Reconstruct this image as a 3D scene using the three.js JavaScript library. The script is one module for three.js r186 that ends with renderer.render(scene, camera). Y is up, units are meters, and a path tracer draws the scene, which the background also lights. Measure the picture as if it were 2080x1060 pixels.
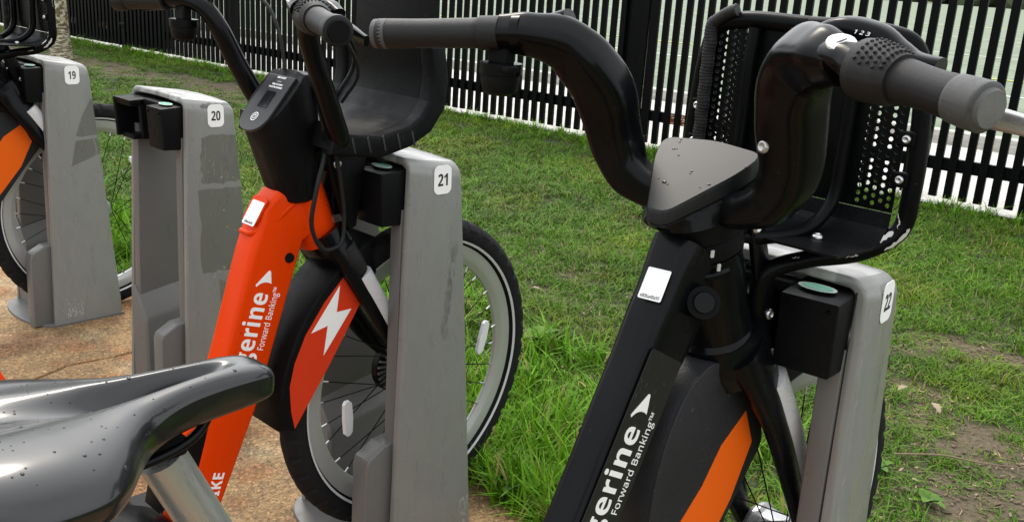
import * as THREE from 'three';
import { mergeGeometries, toCreasedNormals } from 'three/addons/utils/BufferGeometryUtils.js';
import { RoundedBoxGeometry } from 'three/addons/geometries/RoundedBoxGeometry.js';
import { FontLoader } from 'three/addons/loaders/FontLoader.js';

// ---------------------------------------------------------------- camera, sky, sun, exposure
const scene = new THREE.Scene();
const camera = new THREE.PerspectiveCamera(30.08, 1024 / 521, 0.05, 900);
camera.rotation.order = 'YXZ';
camera.position.set(1.4753, 1.1869, 1.2833);
camera.rotation.set(-0.2898, 0.7541, 0.0656);

const renderer = new THREE.WebGLRenderer({ antialias: true });
renderer.toneMapping = THREE.LinearToneMapping;
renderer.toneMappingExposure = 1.6;
renderer.shadowMap.enabled = true;

const SUN_DIR = new THREE.Vector3(-0.72, 0.86, -0.40).normalize();
{ // bright overcast: a cloud deck brighter overhead, with a broad soft glow round the veiled sun
  const W = 256, H = 128, data = new Float32Array(W * H * 4), d = new THREE.Vector3();
  for (let j = 0; j < H; j++) for (let i = 0; i < W; i++) {
    const el = ((j + 0.5) / H - 0.5) * Math.PI, az = ((i + 0.5) / W) * Math.PI * 2 - Math.PI;
    d.set(Math.cos(el) * Math.cos(az), Math.sin(el), Math.cos(el) * Math.sin(az));
    const s = Math.max(0, d.y), c = Math.max(0, d.dot(SUN_DIR));
    const cloud = 0.93 + 0.10 * Math.sin(az * 3 + el * 5) * Math.cos(el * 7 - az * 2) + 0.06 * Math.sin(az * 7 + 2 - el * 9);
    const L = (0.96 + 0.14 * s) * cloud + 1.3 * Math.pow(c, 5);
    const o = (j * W + i) * 4;
    if (el < 0) { data[o] = 0.14; data[o + 1] = 0.15; data[o + 2] = 0.12; } else { data[o] = L * 0.98; data[o + 1] = L; data[o + 2] = L * 1.03; }
    data[o + 3] = 1;
  }
  const t = new THREE.DataTexture(data, W, H, THREE.RGBAFormat, THREE.FloatType);
  t.mapping = THREE.EquirectangularReflectionMapping; t.magFilter = t.minFilter = THREE.LinearFilter; t.needsUpdate = true;
  scene.background = t; scene.environment = t;
}
// closed outline with rounded corners from a few [a, b] corner points
function fillet(pts, r, n = 6) { const out = []; pts.forEach((p, i) => { const a = pts[(i + pts.length - 1) % pts.length], b = pts[(i + 1) % pts.length], u = [a[0] - p[0], a[1] - p[1]], v = [b[0] - p[0], b[1] - p[1]], lu = Math.hypot(...u), lv = Math.hypot(...v), k = Math.min(r, lu * 0.45, lv * 0.45), A = [p[0] + (u[0] / lu) * k, p[1] + (u[1] / lu) * k], B = [p[0] + (v[0] / lv) * k, p[1] + (v[1] / lv) * k]; for (let j = 0; j <= n; j++) { const t = j / n, q = 1 - t; out.push([q * q * A[0] + 2 * q * t * p[0] + t * t * B[0], q * q * A[1] + 2 * q * t * p[1] + t * t * B[1]]); } }); return out; }
const sun = new THREE.DirectionalLight(0xfff4e4, 0.9);
sun.position.copy(SUN_DIR).multiplyScalar(20); sun.target.position.set(-1, 0, -1); scene.add(sun, sun.target);
sun.castShadow = true; sun.shadow.radius = 26; sun.shadow.mapSize.set(2048, 2048);
Object.assign(sun.shadow.camera, { left: -14, right: 14, top: 14, bottom: -14, near: 1, far: 60 });

// ---------------------------------------------------------------- helpers
const V = (x, y, z) => new THREE.Vector3(x, y, z);
function rng(seed) { let a = seed | 0; return () => { a = (a + 0x6d2b79f5) | 0; let t = Math.imul(a ^ (a >>> 15), 1 | a); t = (t + Math.imul(t ^ (t >>> 7), 61 | t)) ^ t; return ((t ^ (t >>> 14)) >>> 0) / 4294967296; }; }
function hash2(x, y, s = 0) { let h = Math.imul(x | 0, 374761393) + Math.imul(y | 0, 668265263) + Math.imul(s | 0, 2246822519); h = Math.imul(h ^ (h >>> 13), 1274126177); return ((h ^ (h >>> 16)) >>> 0) / 4294967296; }
function noise(x, y, s = 0, wrap = 0) {
  let xi = Math.floor(x), yi = Math.floor(y); const fx = x - xi, fy = y - yi, u = fx * fx * (3 - 2 * fx), v = fy * fy * (3 - 2 * fy);
  let x1 = xi + 1, y1 = yi + 1;
  if (wrap) { const m = (n) => ((n % wrap) + wrap) % wrap; xi = m(xi); x1 = m(x1); yi = m(yi); y1 = m(y1); }
  const a = hash2(xi, yi, s), b = hash2(x1, yi, s), c = hash2(xi, y1, s), d = hash2(x1, y1, s);
  return a + (b - a) * u + (c - a) * v + (a - b - c + d) * u * v;
}
const fbm = (x, y, s = 0, o = 4) => { let r = 0, a = 0.5, n = 0; for (let i = 0; i < o; i++) { r += a * noise(x, y, s + i); n += a; a *= 0.5; x *= 2.03; y *= 2.03; } return r / n; };
const smooth = (a, b, x) => { const t = Math.min(1, Math.max(0, (x - a) / (b - a))); return t * t * (3 - 2 * t); };
function tileTex(size, fn, srgb = true, cells = 1) { // fn(u, v) -> [r,g,b] 0..1
  const d = new Uint8Array(size * size * 4);
  for (let j = 0; j < size; j++) for (let i = 0; i < size; i++) { const c = fn(i / size, j / size), o = (j * size + i) * 4; for (let k = 0; k < 3; k++) d[o + k] = Math.max(0, Math.min(255, c[k] * 255)); d[o + 3] = 255; }
  const t = new THREE.DataTexture(d, size, size); t.wrapS = t.wrapT = THREE.RepeatWrapping; t.magFilter = THREE.LinearFilter; t.minFilter = THREE.LinearMipmapLinearFilter; t.generateMipmaps = true;
  if (srgb) t.colorSpace = THREE.SRGBColorSpace; t.needsUpdate = true; return t;
}
const taken = new Map();
function numbered(name) { const n = taken.get(name) ?? 0; taken.set(name, n + 1); return n ? name + '_' + String(n).padStart(3, '0') : name; }
function shade(o) { o.traverse((m) => { if (m.isMesh) { m.castShadow = m.receiveShadow = true; } }); return o; }
function thing(name, label, category, pos = [0, 0, 0], group) {
  const g = new THREE.Group(); g.name = numbered(name); g.position.set(...pos); g.userData = { label, category }; if (group) g.userData.group = group; scene.add(g); return g;
}
function tag(o, label, category, group, kind) { o.userData.label = label; o.userData.category = category; if (group) o.userData.group = group; if (kind) o.userData.kind = kind; return o; }
function part(name, geo, mat, parent, label) { const m = new THREE.Mesh(geo, mat); m.name = name; m.castShadow = m.receiveShadow = true; if (label) m.userData.label = label; parent.add(m); return m; }
function sub(name, parent, pos = [0, 0, 0]) { const g = new THREE.Group(); g.name = name; g.position.set(...pos); parent.add(g); return g; }
function top(name, geo, mat, kind) { const m = new THREE.Mesh(geo, mat); m.name = numbered(name); m.castShadow = m.receiveShadow = true; if (kind) m.userData.kind = kind; scene.add(m); return m; }
const crease = (g, a = 0.6) => toCreasedNormals(g.index ? g.toNonIndexed() : g, a);

// loft through closed rings of equal length; caps at both ends
function loft(rings, { caps = true, closed = false, creaseAngle = 0.7, smoothSides = false, uv } = {}) {
  const n = rings[0].length, pos = [], uvs = [], idx = [];
  rings.forEach((r, i) => r.forEach((p, j) => { pos.push(p.x, p.y, p.z); const q = uv ? uv(p, i, j) : [j / n, i / (rings.length - 1)]; uvs.push(q[0], q[1]); }));
  const R = rings.length;
  for (let i = 0; i < (closed ? R : R - 1); i++) for (let j = 0; j < n; j++) {
    const a = i * n + j, b = i * n + (j + 1) % n, c = ((i + 1) % R) * n + (j + 1) % n, d = ((i + 1) % R) * n + j;
    idx.push(a, b, c, a, c, d);
  }
  if (caps && !closed) for (const [i, flip] of caps === 'start' ? [[0, true]] : caps === 'end' ? [[R - 1, false]] : caps === 'none' ? [] : [[0, true], [R - 1, false]]) {
    const c = new THREE.Vector3(); rings[i].forEach((p) => c.add(p)); c.divideScalar(n); const k = pos.length / 3; pos.push(c.x, c.y, c.z); const q = uv ? uv(c, i, 0) : [0.5, 0.5]; uvs.push(q[0], q[1]);
    rings[i].forEach((p, j) => { pos.push(p.x, p.y, p.z); const e = uv ? uv(p, i, j) : [0.5 + 0.5 * Math.cos((j / n) * 6.283), 0.5 + 0.5 * Math.sin((j / n) * 6.283)]; uvs.push(e[0], e[1]); });
    for (let j = 0; j < n; j++) { const a = k + 1 + j, b = k + 1 + (j + 1) % n; flip ? idx.push(k, b, a) : idx.push(k, a, b); }
  }
  const g = new THREE.BufferGeometry(); g.setAttribute('position', new THREE.Float32BufferAttribute(pos, 3)); g.setAttribute('uv', new THREE.Float32BufferAttribute(uvs, 2)); g.setIndex(idx);
  // make faces point outward
  g.computeBoundingBox(); let vol = 0; const A = V(), B = V(), C = V(), cen = g.boundingBox.getCenter(V());
  for (let i = 0; i < idx.length; i += 3) { A.fromArray(pos, idx[i] * 3).sub(cen); B.fromArray(pos, idx[i + 1] * 3).sub(cen); C.fromArray(pos, idx[i + 2] * 3).sub(cen); vol += A.dot(B.cross(C)); }
  if (vol < 0) { for (let i = 0; i < idx.length; i += 3) { const t = idx[i]; idx[i] = idx[i + 1]; idx[i + 1] = t; } g.setIndex(idx); }
  if (smoothSides) { g.computeVertexNormals(); return g.toNonIndexed(); }
  return toCreasedNormals(g.toNonIndexed(), creaseAngle);
}
// tube swept along a smooth path; radii: number or list of [a, b]; ex: superellipse exponent; up: direction of the b axis
function sweep(pts, radii, { seg = 40, n = 16, ex = 2, up = V(0, 1, 0), caps = true, tension = 0.5, straight = false, creaseAngle = 0.8, roundEnd = 0 } = {}) {
  const P = pts.map((p) => (p.isVector3 ? p : V(...p)));
  const curve = straight ? null : new THREE.CatmullRomCurve3(P, false, 'centripetal', tension);
  const rad = Array.isArray(radii) ? radii.map((r) => (Array.isArray(r) ? r : [r, r])) : null;
  const rings = [];
  const at = (t) => { if (curve) return curve.getPoint(t); const f = t * (P.length - 1), i = Math.min(P.length - 2, Math.floor(f)); return P[i].clone().lerp(P[i + 1], f - i); };
  const tan = (t) => { if (curve) return curve.getTangent(t); const i = Math.min(P.length - 2, Math.floor(t * (P.length - 1))); return P[i + 1].clone().sub(P[i]).normalize(); };
  let prev = null;
  const ring = (t, k, shift) => {
    const c = at(t), T = tan(t); if (shift) c.addScaledVector(T, shift);
    let b = (prev ?? up).clone().addScaledVector(T, -(prev ?? up).dot(T)); if (b.lengthSq() < 1e-6) b = V(0, 0, 1).addScaledVector(T, -T.z); b.normalize(); if (!shift) prev = b;
    const a = new THREE.Vector3().crossVectors(T, b).normalize();
    let r0 = typeof radii === 'number' ? radii : 0, r1 = r0;
    if (rad) { const f = t * (rad.length - 1), i = Math.min(rad.length - 2, Math.floor(f)), u = f - i, s = u * u * (3 - 2 * u); r0 = rad[i][0] + (rad[i + 1][0] - rad[i][0]) * s; r1 = rad[i][1] + (rad[i + 1][1] - rad[i][1]) * s; }
    r0 *= k; r1 *= k; const out = [];
    for (let j = 0; j < n; j++) { const th = (j / n) * Math.PI * 2, cs = Math.cos(th), sn = Math.sin(th), e = 2 / ex; out.push(c.clone().addScaledVector(a, r0 * Math.sign(cs) * Math.abs(cs) ** e).addScaledVector(b, r1 * Math.sign(sn) * Math.abs(sn) ** e)); }
    return out;
  };
  if (roundEnd) { prev = null; for (const [k, s] of [[0.55, -1], [0.85, -0.6]]) rings.push(ring(0, k, s * roundEnd)); }
  for (let i = 0; i <= seg; i++) rings.push(ring(i / seg, 1, 0));
  if (roundEnd) for (const [k, s] of [[0.85, 0.6], [0.55, 1]]) rings.push(ring(1, k, s * roundEnd));
  return loft(rings, { caps, smoothSides: !straight });
}
// side-view polygon [[z, y], ...] extruded across x from x0 to x1, bevelled
function side(poly, x0, x1, bevel = 0, { spline = false, bseg = 3, holes = [] } = {}) {
  const mk = (q) => q.map(([z, y]) => new THREE.Vector2(-z, y));
  const s = spline ? new THREE.Shape(new THREE.SplineCurve([...mk(poly), mk(poly)[0]]).getPoints(poly.length * 6)) : new THREE.Shape(mk(poly));
  holes.forEach((h) => s.holes.push(new THREE.Path(mk(h))));
  const g = new THREE.ExtrudeGeometry(s, { depth: Math.max(1e-4, x1 - x0 - 2 * bevel), bevelEnabled: bevel > 0, bevelThickness: bevel, bevelSize: bevel, bevelOffset: -bevel, bevelSegments: bseg, curveSegments: 6 });
  g.applyMatrix4(new THREE.Matrix4().makeBasis(V(0, 0, -1), V(0, 1, 0), V(1, 0, 0))); g.translate(x0 + bevel, 0, 0);
  return crease(g, 0.5);
}
function box(w, h, d, x = 0, y = 0, z = 0, r = 0) { const g = r ? new RoundedBoxGeometry(w, h, d, 2, Math.min(r, w / 2.01, h / 2.01, d / 2.01)) : new THREE.BoxGeometry(w, h, d); g.translate(x, y, z); return g; }
function cyl(r0, r1, a, b, n = 20) { const A = V(...a), B = V(...b), g = new THREE.CylinderGeometry(r1, r0, A.distanceTo(B), n); g.applyQuaternion(new THREE.Quaternion().setFromUnitVectors(V(0, 1, 0), B.clone().sub(A).normalize())); g.translate(...A.add(B).multiplyScalar(0.5).toArray()); return g; }
const clean = (g) => { const q = g.index ? g.toNonIndexed() : g; for (const k of Object.keys(q.attributes)) if (!['position', 'normal', 'uv'].includes(k)) q.deleteAttribute(k); return q; };
const merge = (...gs) => mergeGeometries(gs.flat().map(clean));
// place a flat geometry (in XY, facing +Z) on a plane: origin, right, up
function onPlane(g, o, right, up) { const r = V(...right).normalize(), u0 = V(...up), n = new THREE.Vector3().crossVectors(r, u0).normalize(), u = new THREE.Vector3().crossVectors(n, r).normalize(); g.applyMatrix4(new THREE.Matrix4().makeBasis(r, u, n).setPosition(...o)); return g; }
function roundRect(w, h, r) { const s = new THREE.Shape(), x = w / 2, y = h / 2; s.moveTo(-x + r, -y); s.lineTo(x - r, -y); s.absarc(x - r, -y + r, r, -Math.PI / 2, 0); s.lineTo(x, y - r); s.absarc(x - r, y - r, r, 0, Math.PI / 2); s.lineTo(-x + r, y); s.absarc(-x + r, y - r, r, Math.PI / 2, Math.PI); s.lineTo(-x, -y + r); s.absarc(-x + r, -y + r, r, Math.PI, Math.PI * 1.5); return s; }
const slab = (shape, t, bevel = 0) => new THREE.ExtrudeGeometry(shape, { depth: t, bevelEnabled: bevel > 0, bevelSize: bevel, bevelThickness: bevel, bevelOffset: -bevel, bevelSegments: 2, curveSegments: 8 });
const bold = await new FontLoader().loadAsync('fonts/droid/droid_sans_bold.typeface.json'), regular = await new FontLoader().loadAsync('fonts/droid/droid_sans_regular.typeface.json');
function words(text, size, width, font = bold, t = 0.0004) { // flat raised lettering; width: squeezed or stretched to this length
  const g = new THREE.ExtrudeGeometry(font.generateShapes(text, size), { depth: t, bevelEnabled: false, curveSegments: 5 }); g.computeBoundingBox(); const b = g.boundingBox; g.translate(-b.min.x, 0, 0); if (width) g.scale(width / (b.max.x - b.min.x), 1, 1); return g;
}

// ---------------------------------------------------------------- materials
const lin = (r, g, b) => new THREE.Color().setRGB(r, g, b);
const std = (c, roughness, o = {}) => new THREE.MeshStandardMaterial({ color: c, roughness, ...o });
const phy = (c, roughness, o = {}) => new THREE.MeshPhysicalMaterial({ color: c, roughness, ...o });
const grainBump = tileTex(256, (u, v) => { const h = 0.5 * noise(u * 64, v * 64, 3, 64) + 0.5 * noise(u * 128, v * 128, 4, 128); return [h, h, h]; }, false);
const wearRough = tileTex(512, (u, v) => { // scuffs, water marks and dust on plastic and paint
  const a = noise(u * 8, v * 8, 11, 8), b = noise(u * 32, v * 32, 12, 32), c = noise(u * 128, v * 16, 13, 16 * 8); const h = 0.35 + 0.32 * a + 0.2 * b + 0.12 * c; return [h, h, h]; }, false);
const scuff = tileTex(1024, (u, v) => { // black surfaces in use: dust specks, hairline scratches, rubbed patches
  let k = 0.30 + 0.05 * noise(u * 12, v * 12, 14, 12); const d = noise(u * 256, v * 256, 15, 256), p = noise(u * 10, v * 10, 16, 10);
  if (d > 0.93) k += 0.28 * smooth(0.3, 0.8, p); const sc = noise(u * 14, v * 420, 17, 420 * 14 ? 420 : 1); if (sc > 0.95 && p > 0.5) k += 0.10;
  return [k, k, k * 1.02]; });
const orangeWear = tileTex(1024, (u, v) => { // scratches, stone chips and dull road film in the paint
  const a = noise(u * 9, v * 9, 21, 9), d = noise(u * 220, v * 220, 22, 220), sc = noise(u * 20, v * 300, 23, 300); let k = 0.97 + 0.03 * a; if (d > 0.955 && a > 0.45) k *= 0.55; if (sc > 0.955 && a > 0.55) k *= 0.84; return [k, k, k]; });
const M = {
  plastic: phy(lin(0.050, 0.053, 0.059), 0.62, { map: scuff, specularIntensity: 0.2, bumpMap: grainBump, bumpScale: 0.0003, roughnessMap: wearRough }),
  gloss: phy(lin(0.036, 0.039, 0.045), 0.24, { map: scuff, specularIntensity: 0.24, clearcoat: 0.03, clearcoatRoughness: 0.08 }),
  saddle: phy(lin(0.005, 0.0053, 0.006), 0.32, { specularIntensity: 0.6, clearcoat: 0.6, clearcoatRoughness: 0.12 }),
  rubber: phy(lin(0.009, 0.009, 0.010), 0.44, { specularIntensity: 0.6, bumpMap: grainBump, bumpScale: 0.0003 }),
  greyRubber: std(lin(0.075, 0.075, 0.075), 0.6, { bumpMap: grainBump, bumpScale: 0.0005, roughnessMap: wearRough }),
  tyre: phy(lin(0.010, 0.010, 0.011), 0.8, { specularIntensity: 0.4, bumpMap: grainBump, bumpScale: 0.0004 }),
  blackPaint: phy(lin(0.036, 0.040, 0.048), 0.36, { map: scuff, roughnessMap: wearRough, specularIntensity: 0.24, clearcoat: 0.03, clearcoatRoughness: 0.15 }),
  greyPlastic: phy(lin(0.24, 0.245, 0.26), 0.66, { map: scuff, specularIntensity: 0.4, roughnessMap: wearRough, bumpMap: grainBump, bumpScale: 0.0003 }),
  decalGrey: phy(lin(0.20, 0.195, 0.185), 0.55, { map: scuff, specularIntensity: 0.4, roughnessMap: wearRough }),
  orange: phy(lin(0.74, 0.048, 0.0012), 0.36, { map: orangeWear, roughnessMap: wearRough, specularIntensity: 0.15, clearcoat: 0.03, clearcoatRoughness: 0.1 }),
  orangeDecal: phy(lin(0.78, 0.120, 0.006), 0.5, { specularIntensity: 0.3 }),
  redDecal: phy(lin(0.62, 0.040, 0.010), 0.45, { specularIntensity: 0.3 }),
  white: std(lin(0.88, 0.88, 0.88), 0.5),
  ink: std(lin(0.012, 0.012, 0.012), 0.6),
  reflective: std(lin(0.60, 0.60, 0.61), 0.4, { roughnessMap: wearRough }),
  steel: std(lin(0.55, 0.55, 0.56), 0.34, { metalness: 1 }),
  alloy: std(lin(0.46, 0.46, 0.45), 0.42, { metalness: 0.45 }),
  alloyDull: std(lin(0.42, 0.42, 0.42), 0.46, { metalness: 0.7, roughnessMap: wearRough }),
  brass: std(lin(0.25, 0.2, 0.12), 0.35, { metalness: 0.9 }),
  screen: phy(lin(0.006, 0.007, 0.009), 0.12),
  console: phy(lin(0.022, 0.023, 0.026), 0.45, { roughnessMap: wearRough, specularIntensity: 0.6 }),
  reflector: phy(lin(0.75, 0.77, 0.78), 0.22, { clearcoat: 1, clearcoatRoughness: 0.1 }),
  sticker: std(lin(0.12, 0.42, 0.29), 0.45),
  stickerRim: std(lin(0.45, 0.55, 0.5), 0.5),
  iron: phy(lin(0.0026, 0.003, 0.0033), 0.5, { specularIntensity: 0.16, roughnessMap: wearRough }),
};
M.fin = std(lin(0.13, 0.13, 0.13), 0.45, { metalness: 0.3 });
M.wornMetal = std(lin(0.20, 0.20, 0.195), 0.5, { metalness: 0.4, roughnessMap: wearRough, bumpMap: grainBump, bumpScale: 0.0006 });
M.chip = std(lin(0.5, 0.5, 0.49), 0.6, { side: THREE.DoubleSide });
const bolt = (o, n, r = 0.006, parent, mat = M.steel) => { const g = new THREE.LatheGeometry([[0, 0.0016], [r * 0.45, 0.0016], [r * 0.5, 0.0034], [r * 0.75, 0.0032], [r, 0.0008], [r, -0.001]].map(([a, b]) => new THREE.Vector2(a, b)), 18); g.applyQuaternion(new THREE.Quaternion().setFromUnitVectors(V(0, 1, 0), V(...n).normalize())); g.translate(...o); return part('bolt', g, mat, parent); };
grainBump.repeat.set(6, 6); wearRough.repeat.set(2, 2);
// ---------------------------------------------------------------- ground, slabs, path, pitch
const struct = (name, geo, mat) => top(name, geo, mat, 'structure');
// worn earth on the lawn: ellipses [x, z, rx, rz]
const BARE = [[-8.6, -3.05, 1.6, 0.30], [-7.0, -3.3, 1.3, 0.28], [-5.2, -3.1, 1.2, 0.22], [-10.5, -2.8, 1.6, 0.3], [0.74, -1.48, 0.34, 0.20], [0.40, -1.68, 0.24, 0.10], [0.44, -2.25, 0.26, 0.13], [1.0, -1.2, 0.4, 0.22], [-0.92, -1.44, 0.10, 0.06], [-0.62, -1.72, 0.10, 0.05]];
function bareAt(x, z) {
  let b = 0; for (const [cx, cz, rx, rz] of BARE) { const d = Math.hypot((x - cx) / rx, (z - cz) / rz); b = Math.max(b, 1.25 - d); }
  return smooth(0.0, 0.55, b + (fbm(x * 7, z * 7, 31) - 0.5) * 1.1);
}
const lawnY = (x, z) => -0.012 + 0.022 * (fbm(x * 1.7 + 9, z * 1.7, 41, 3) - 0.5) - 0.006 * bareAt(x, z);
const fenceZ = (x) => -4.756 - 0.072 * x;

const groundTex = tileTex(256, (u, v) => { const a = noise(u * 16, v * 16, 51, 16), b = noise(u * 64, v * 64, 52, 64); const k = 0.75 + 0.3 * a + 0.2 * b; return [0.33 * k, 0.36 * k, 0.2 * k]; });
{ const g = new THREE.PlaneGeometry(900, 900); g.rotateX(-Math.PI / 2); g.translate(0, -0.06, -300); const uv = g.attributes.uv; for (let i = 0; i < uv.count; i++) uv.setXY(i, uv.getX(i) * 450, uv.getY(i) * 450); struct('ground', g, std(0xffffff, 0.95, { map: groundTex })); }
const soilBump = tileTex(512, (u, v) => { const h = 0.5 * noise(u * 24, v * 24, 63, 24) + 0.3 * noise(u * 64, v * 64, 64, 64) + 0.2 * noise(u * 140, v * 140, 65, 140); return [h, h, h]; }, false); soilBump.repeat.set(26, 8);
{ // earth under the lawn: dark soil with humus, paler trodden earth where the turf is worn through
  const x0 = -16, x1 = 4, z0 = -6.2, z1 = -0.12, nx = 250, nz = 150;
  const g = new THREE.PlaneGeometry(x1 - x0, z1 - z0, nx, nz); g.rotateX(-Math.PI / 2); g.translate((x0 + x1) / 2, 0, (z0 + z1) / 2);
  const p = g.attributes.position; for (let i = 0; i < p.count; i++) p.setY(i, lawnY(p.getX(i), p.getZ(i)));
  g.computeVertexNormals();
  const W = 2048, H = 640, d = new Uint8Array(W * H * 4), c = new THREE.Color();
  for (let j = 0; j < H; j++) for (let i = 0; i < W; i++) {
    const x = x0 + ((i + 0.5) / W) * (x1 - x0), z = z1 - ((j + 0.5) / H) * (z1 - z0), b = bareAt(x, z), f = noise(x * 90, z * 90, 61), m = fbm(x * 14, z * 14, 62, 3), k = 0.6 + 0.5 * f + 0.35 * m;
    const o = ((H - 1 - j) * W + i) * 4;
    c.setRGB((0.036 + 0.062 * b) * k, (0.044 + 0.032 * b) * k, (0.015 + 0.028 * b) * k).convertLinearToSRGB();
    d[o] = c.r * 255; d[o + 1] = c.g * 255; d[o + 2] = c.b * 255; d[o + 3] = 255;
  }
  // row 0 of the data is v = 0 (nearest edge after the rotation is v = 0)
  const dd = new Uint8Array(d.length); for (let j = 0; j < H; j++) dd.set(d.subarray((H - 1 - j) * W * 4, (H - j) * W * 4), j * W * 4);
  const t = new THREE.DataTexture(dd, W, H); t.magFilter = THREE.LinearFilter; t.colorSpace = THREE.SRGBColorSpace; t.needsUpdate = true;
  struct('lawn_soil', g, std(0xffffff, 0.96, { map: t, bumpMap: soilBump, bumpScale: 0.02 }));
}
// brown exposed-aggregate slabs that the docks stand on
const padTex = tileTex(1024, (u, v) => {
  const a = noise(u * 6, v * 6, 71, 6), b = noise(u * 24, v * 24, 72, 24), c = noise(u * 160, v * 160, 73, 160), e = noise(u * 320, v * 320, 74, 320), r = noise(u * 11, v * 11, 75, 11);
  let k = 0.60 + 0.20 * a + 0.14 * b + 0.26 * (c - 0.5) + 0.24 * (e - 0.5);
  const rust = smooth(0.52, 0.8, r) * 0.5, pale = smooth(0.6, 0.85, noise(u * 9, v * 9, 76, 9)) * 0.5;
  let R = 0.70 * k, G = (0.568 - 0.11 * rust) * k, B = (0.40 - 0.12 * rust) * k;
  R += pale * 0.10; G += pale * 0.13; B += pale * 0.14;
  if (e > 0.86 && c > 0.5) { R += 0.16; G += 0.15; B += 0.13; } if (e < 0.13) { R *= 0.66; G *= 0.62; B *= 0.58; }
  return [R, G, B]; });
const padBump = tileTex(512, (u, v) => { const h = 0.5 * noise(u * 160, v * 160, 73, 160) + 0.3 * noise(u * 80, v * 80, 77, 80) + 0.2 * noise(u * 20, v * 20, 78, 20); return [h, h, h]; }, false);
const padMat = std(lin(1.0, 0.99, 0.96), 0.88, { map: padTex, bumpMap: padBump, bumpScale: 0.004 });
function padSlab(name, pts, seed) { // pts: [x, z] corners, edges roughened
  const R = rng(seed), s = [];
  pts.forEach(([x, z], i) => { const [u, w] = pts[(i + 1) % pts.length], L = Math.hypot(u - x, w - z), n = Math.max(1, Math.round(L / 0.05)); for (let k = 0; k < n; k++) { const t = k / n; s.push(new THREE.Vector2(x + (u - x) * t + (R() - 0.5) * 0.010, -(z + (w - z) * t + (R() - 0.5) * 0.014))); } });
  const g = slab(new THREE.Shape(s), 0.055, 0.006); g.rotateX(-Math.PI / 2); g.translate(0, -0.0605, 0);
  return g;
}
const pad = new THREE.Group(); pad.name = 'concrete_pad'; pad.userData = { kind: 'structure' }; scene.add(pad);
const cx = -1.243;
part('slab', padSlab('slab', [[cx + 0.004, -0.06], [cx + 0.012, 0.08], [cx + 0.0, 0.26], [cx + 0.052, 0.40], [cx + 0.03, 0.9], [cx + 0.01, 2.6], [1.9, 2.6], [1.9, 0.2], [1.2, -0.05], [0.62, -0.13], [0.28, -0.14], [0.17, -0.19], [0.04, -0.235], [-0.12, -0.19], [-0.5, -0.2], [-0.85, -0.17]], 5), padMat, pad);
part('slab', padSlab('slab', [[cx - 0.004, -0.07], [cx + 0.003, 0.08], [cx - 0.008, 0.26], [cx + 0.042, 0.40], [cx + 0.02, 0.9], [cx, 2.6], [-6.5, 2.6], [-6.5, -0.2], [-3, -0.22], [-1.75, -0.19]], 6), padMat, pad);
// pale concrete walk behind the fence, kerb, artificial pitch
const walkTex = tileTex(512, (u, v) => { const a = noise(u * 8, v * 8, 81, 8), b = noise(u * 128, v * 128, 82, 128), c = noise(u * 256, v * 256, 83, 256), k = 0.70 + 0.12 * a + 0.16 * b + 0.12 * c; return [k, k * 0.99, k * 0.96]; });
function strip(x0, x1, zf0, zb0, y, uvm = 1) { // quad strip between front z(x) and back z(x)
  const n = 40, pos = [], uv = [], idx = []; for (let i = 0; i <= n; i++) { const x = x0 + ((x1 - x0) * i) / n; for (const z of [zf0(x), zb0(x)]) { pos.push(x, y, z); uv.push(x / uvm, z / uvm); } if (i < n) { const a = i * 2; idx.push(a, a + 2, a + 1, a + 1, a + 2, a + 3); } }
  const g = new THREE.BufferGeometry(); g.setAttribute('position', new THREE.Float32BufferAttribute(pos, 3)); g.setAttribute('uv', new THREE.Float32BufferAttribute(uv, 2)); g.setIndex(idx); g.computeVertexNormals(); return g;
}
struct('concrete_walk', strip(-40, 16, (x) => fenceZ(x) + 0.07 + 0.02 * Math.sin(x * 9) * Math.sin(x * 2.3), (x) => fenceZ(x) - 2.62, 0.006, 1.5), std(lin(0.70, 0.70, 0.69), 0.9, { map: walkTex }));
const kerb = new THREE.Group(); kerb.name = 'pitch_kerb'; kerb.userData = { kind: 'structure' }; scene.add(kerb);
const kerbMat = std(lin(0.62, 0.62, 0.60), 0.9, { map: walkTex });
{ const geo = box(1.192, 0.14, 0.16, 0, 0, 0, 0.012); for (let i = -28; i < 9; i++) { const m = part('kerb_stone', geo, kerbMat, kerb); const x = i * 1.2 + 0.3; m.position.set(x, 0.045 + 0.004 * hash2(i, 3), fenceZ(x) - 2.68); m.rotation.y = 0.0719; } }
const turfTex = tileTex(512, (u, v) => { const a = noise(u * 10, v * 10, 91, 10), b = noise(u * 128, v * 128, 92, 128), c = noise(u * 256, v * 40, 93, 40), k = 0.72 + 0.22 * a + 0.26 * b + 0.1 * c; return [0.50 * k, 0.545 * k, 0.465 * k]; });
struct('artificial_pitch', strip(-160, 60, (x) => fenceZ(x) - 2.75, () => -260, 0.03, 2.4), std(lin(0.80, 0.83, 0.78), 0.9, { map: turfTex }));
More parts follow.
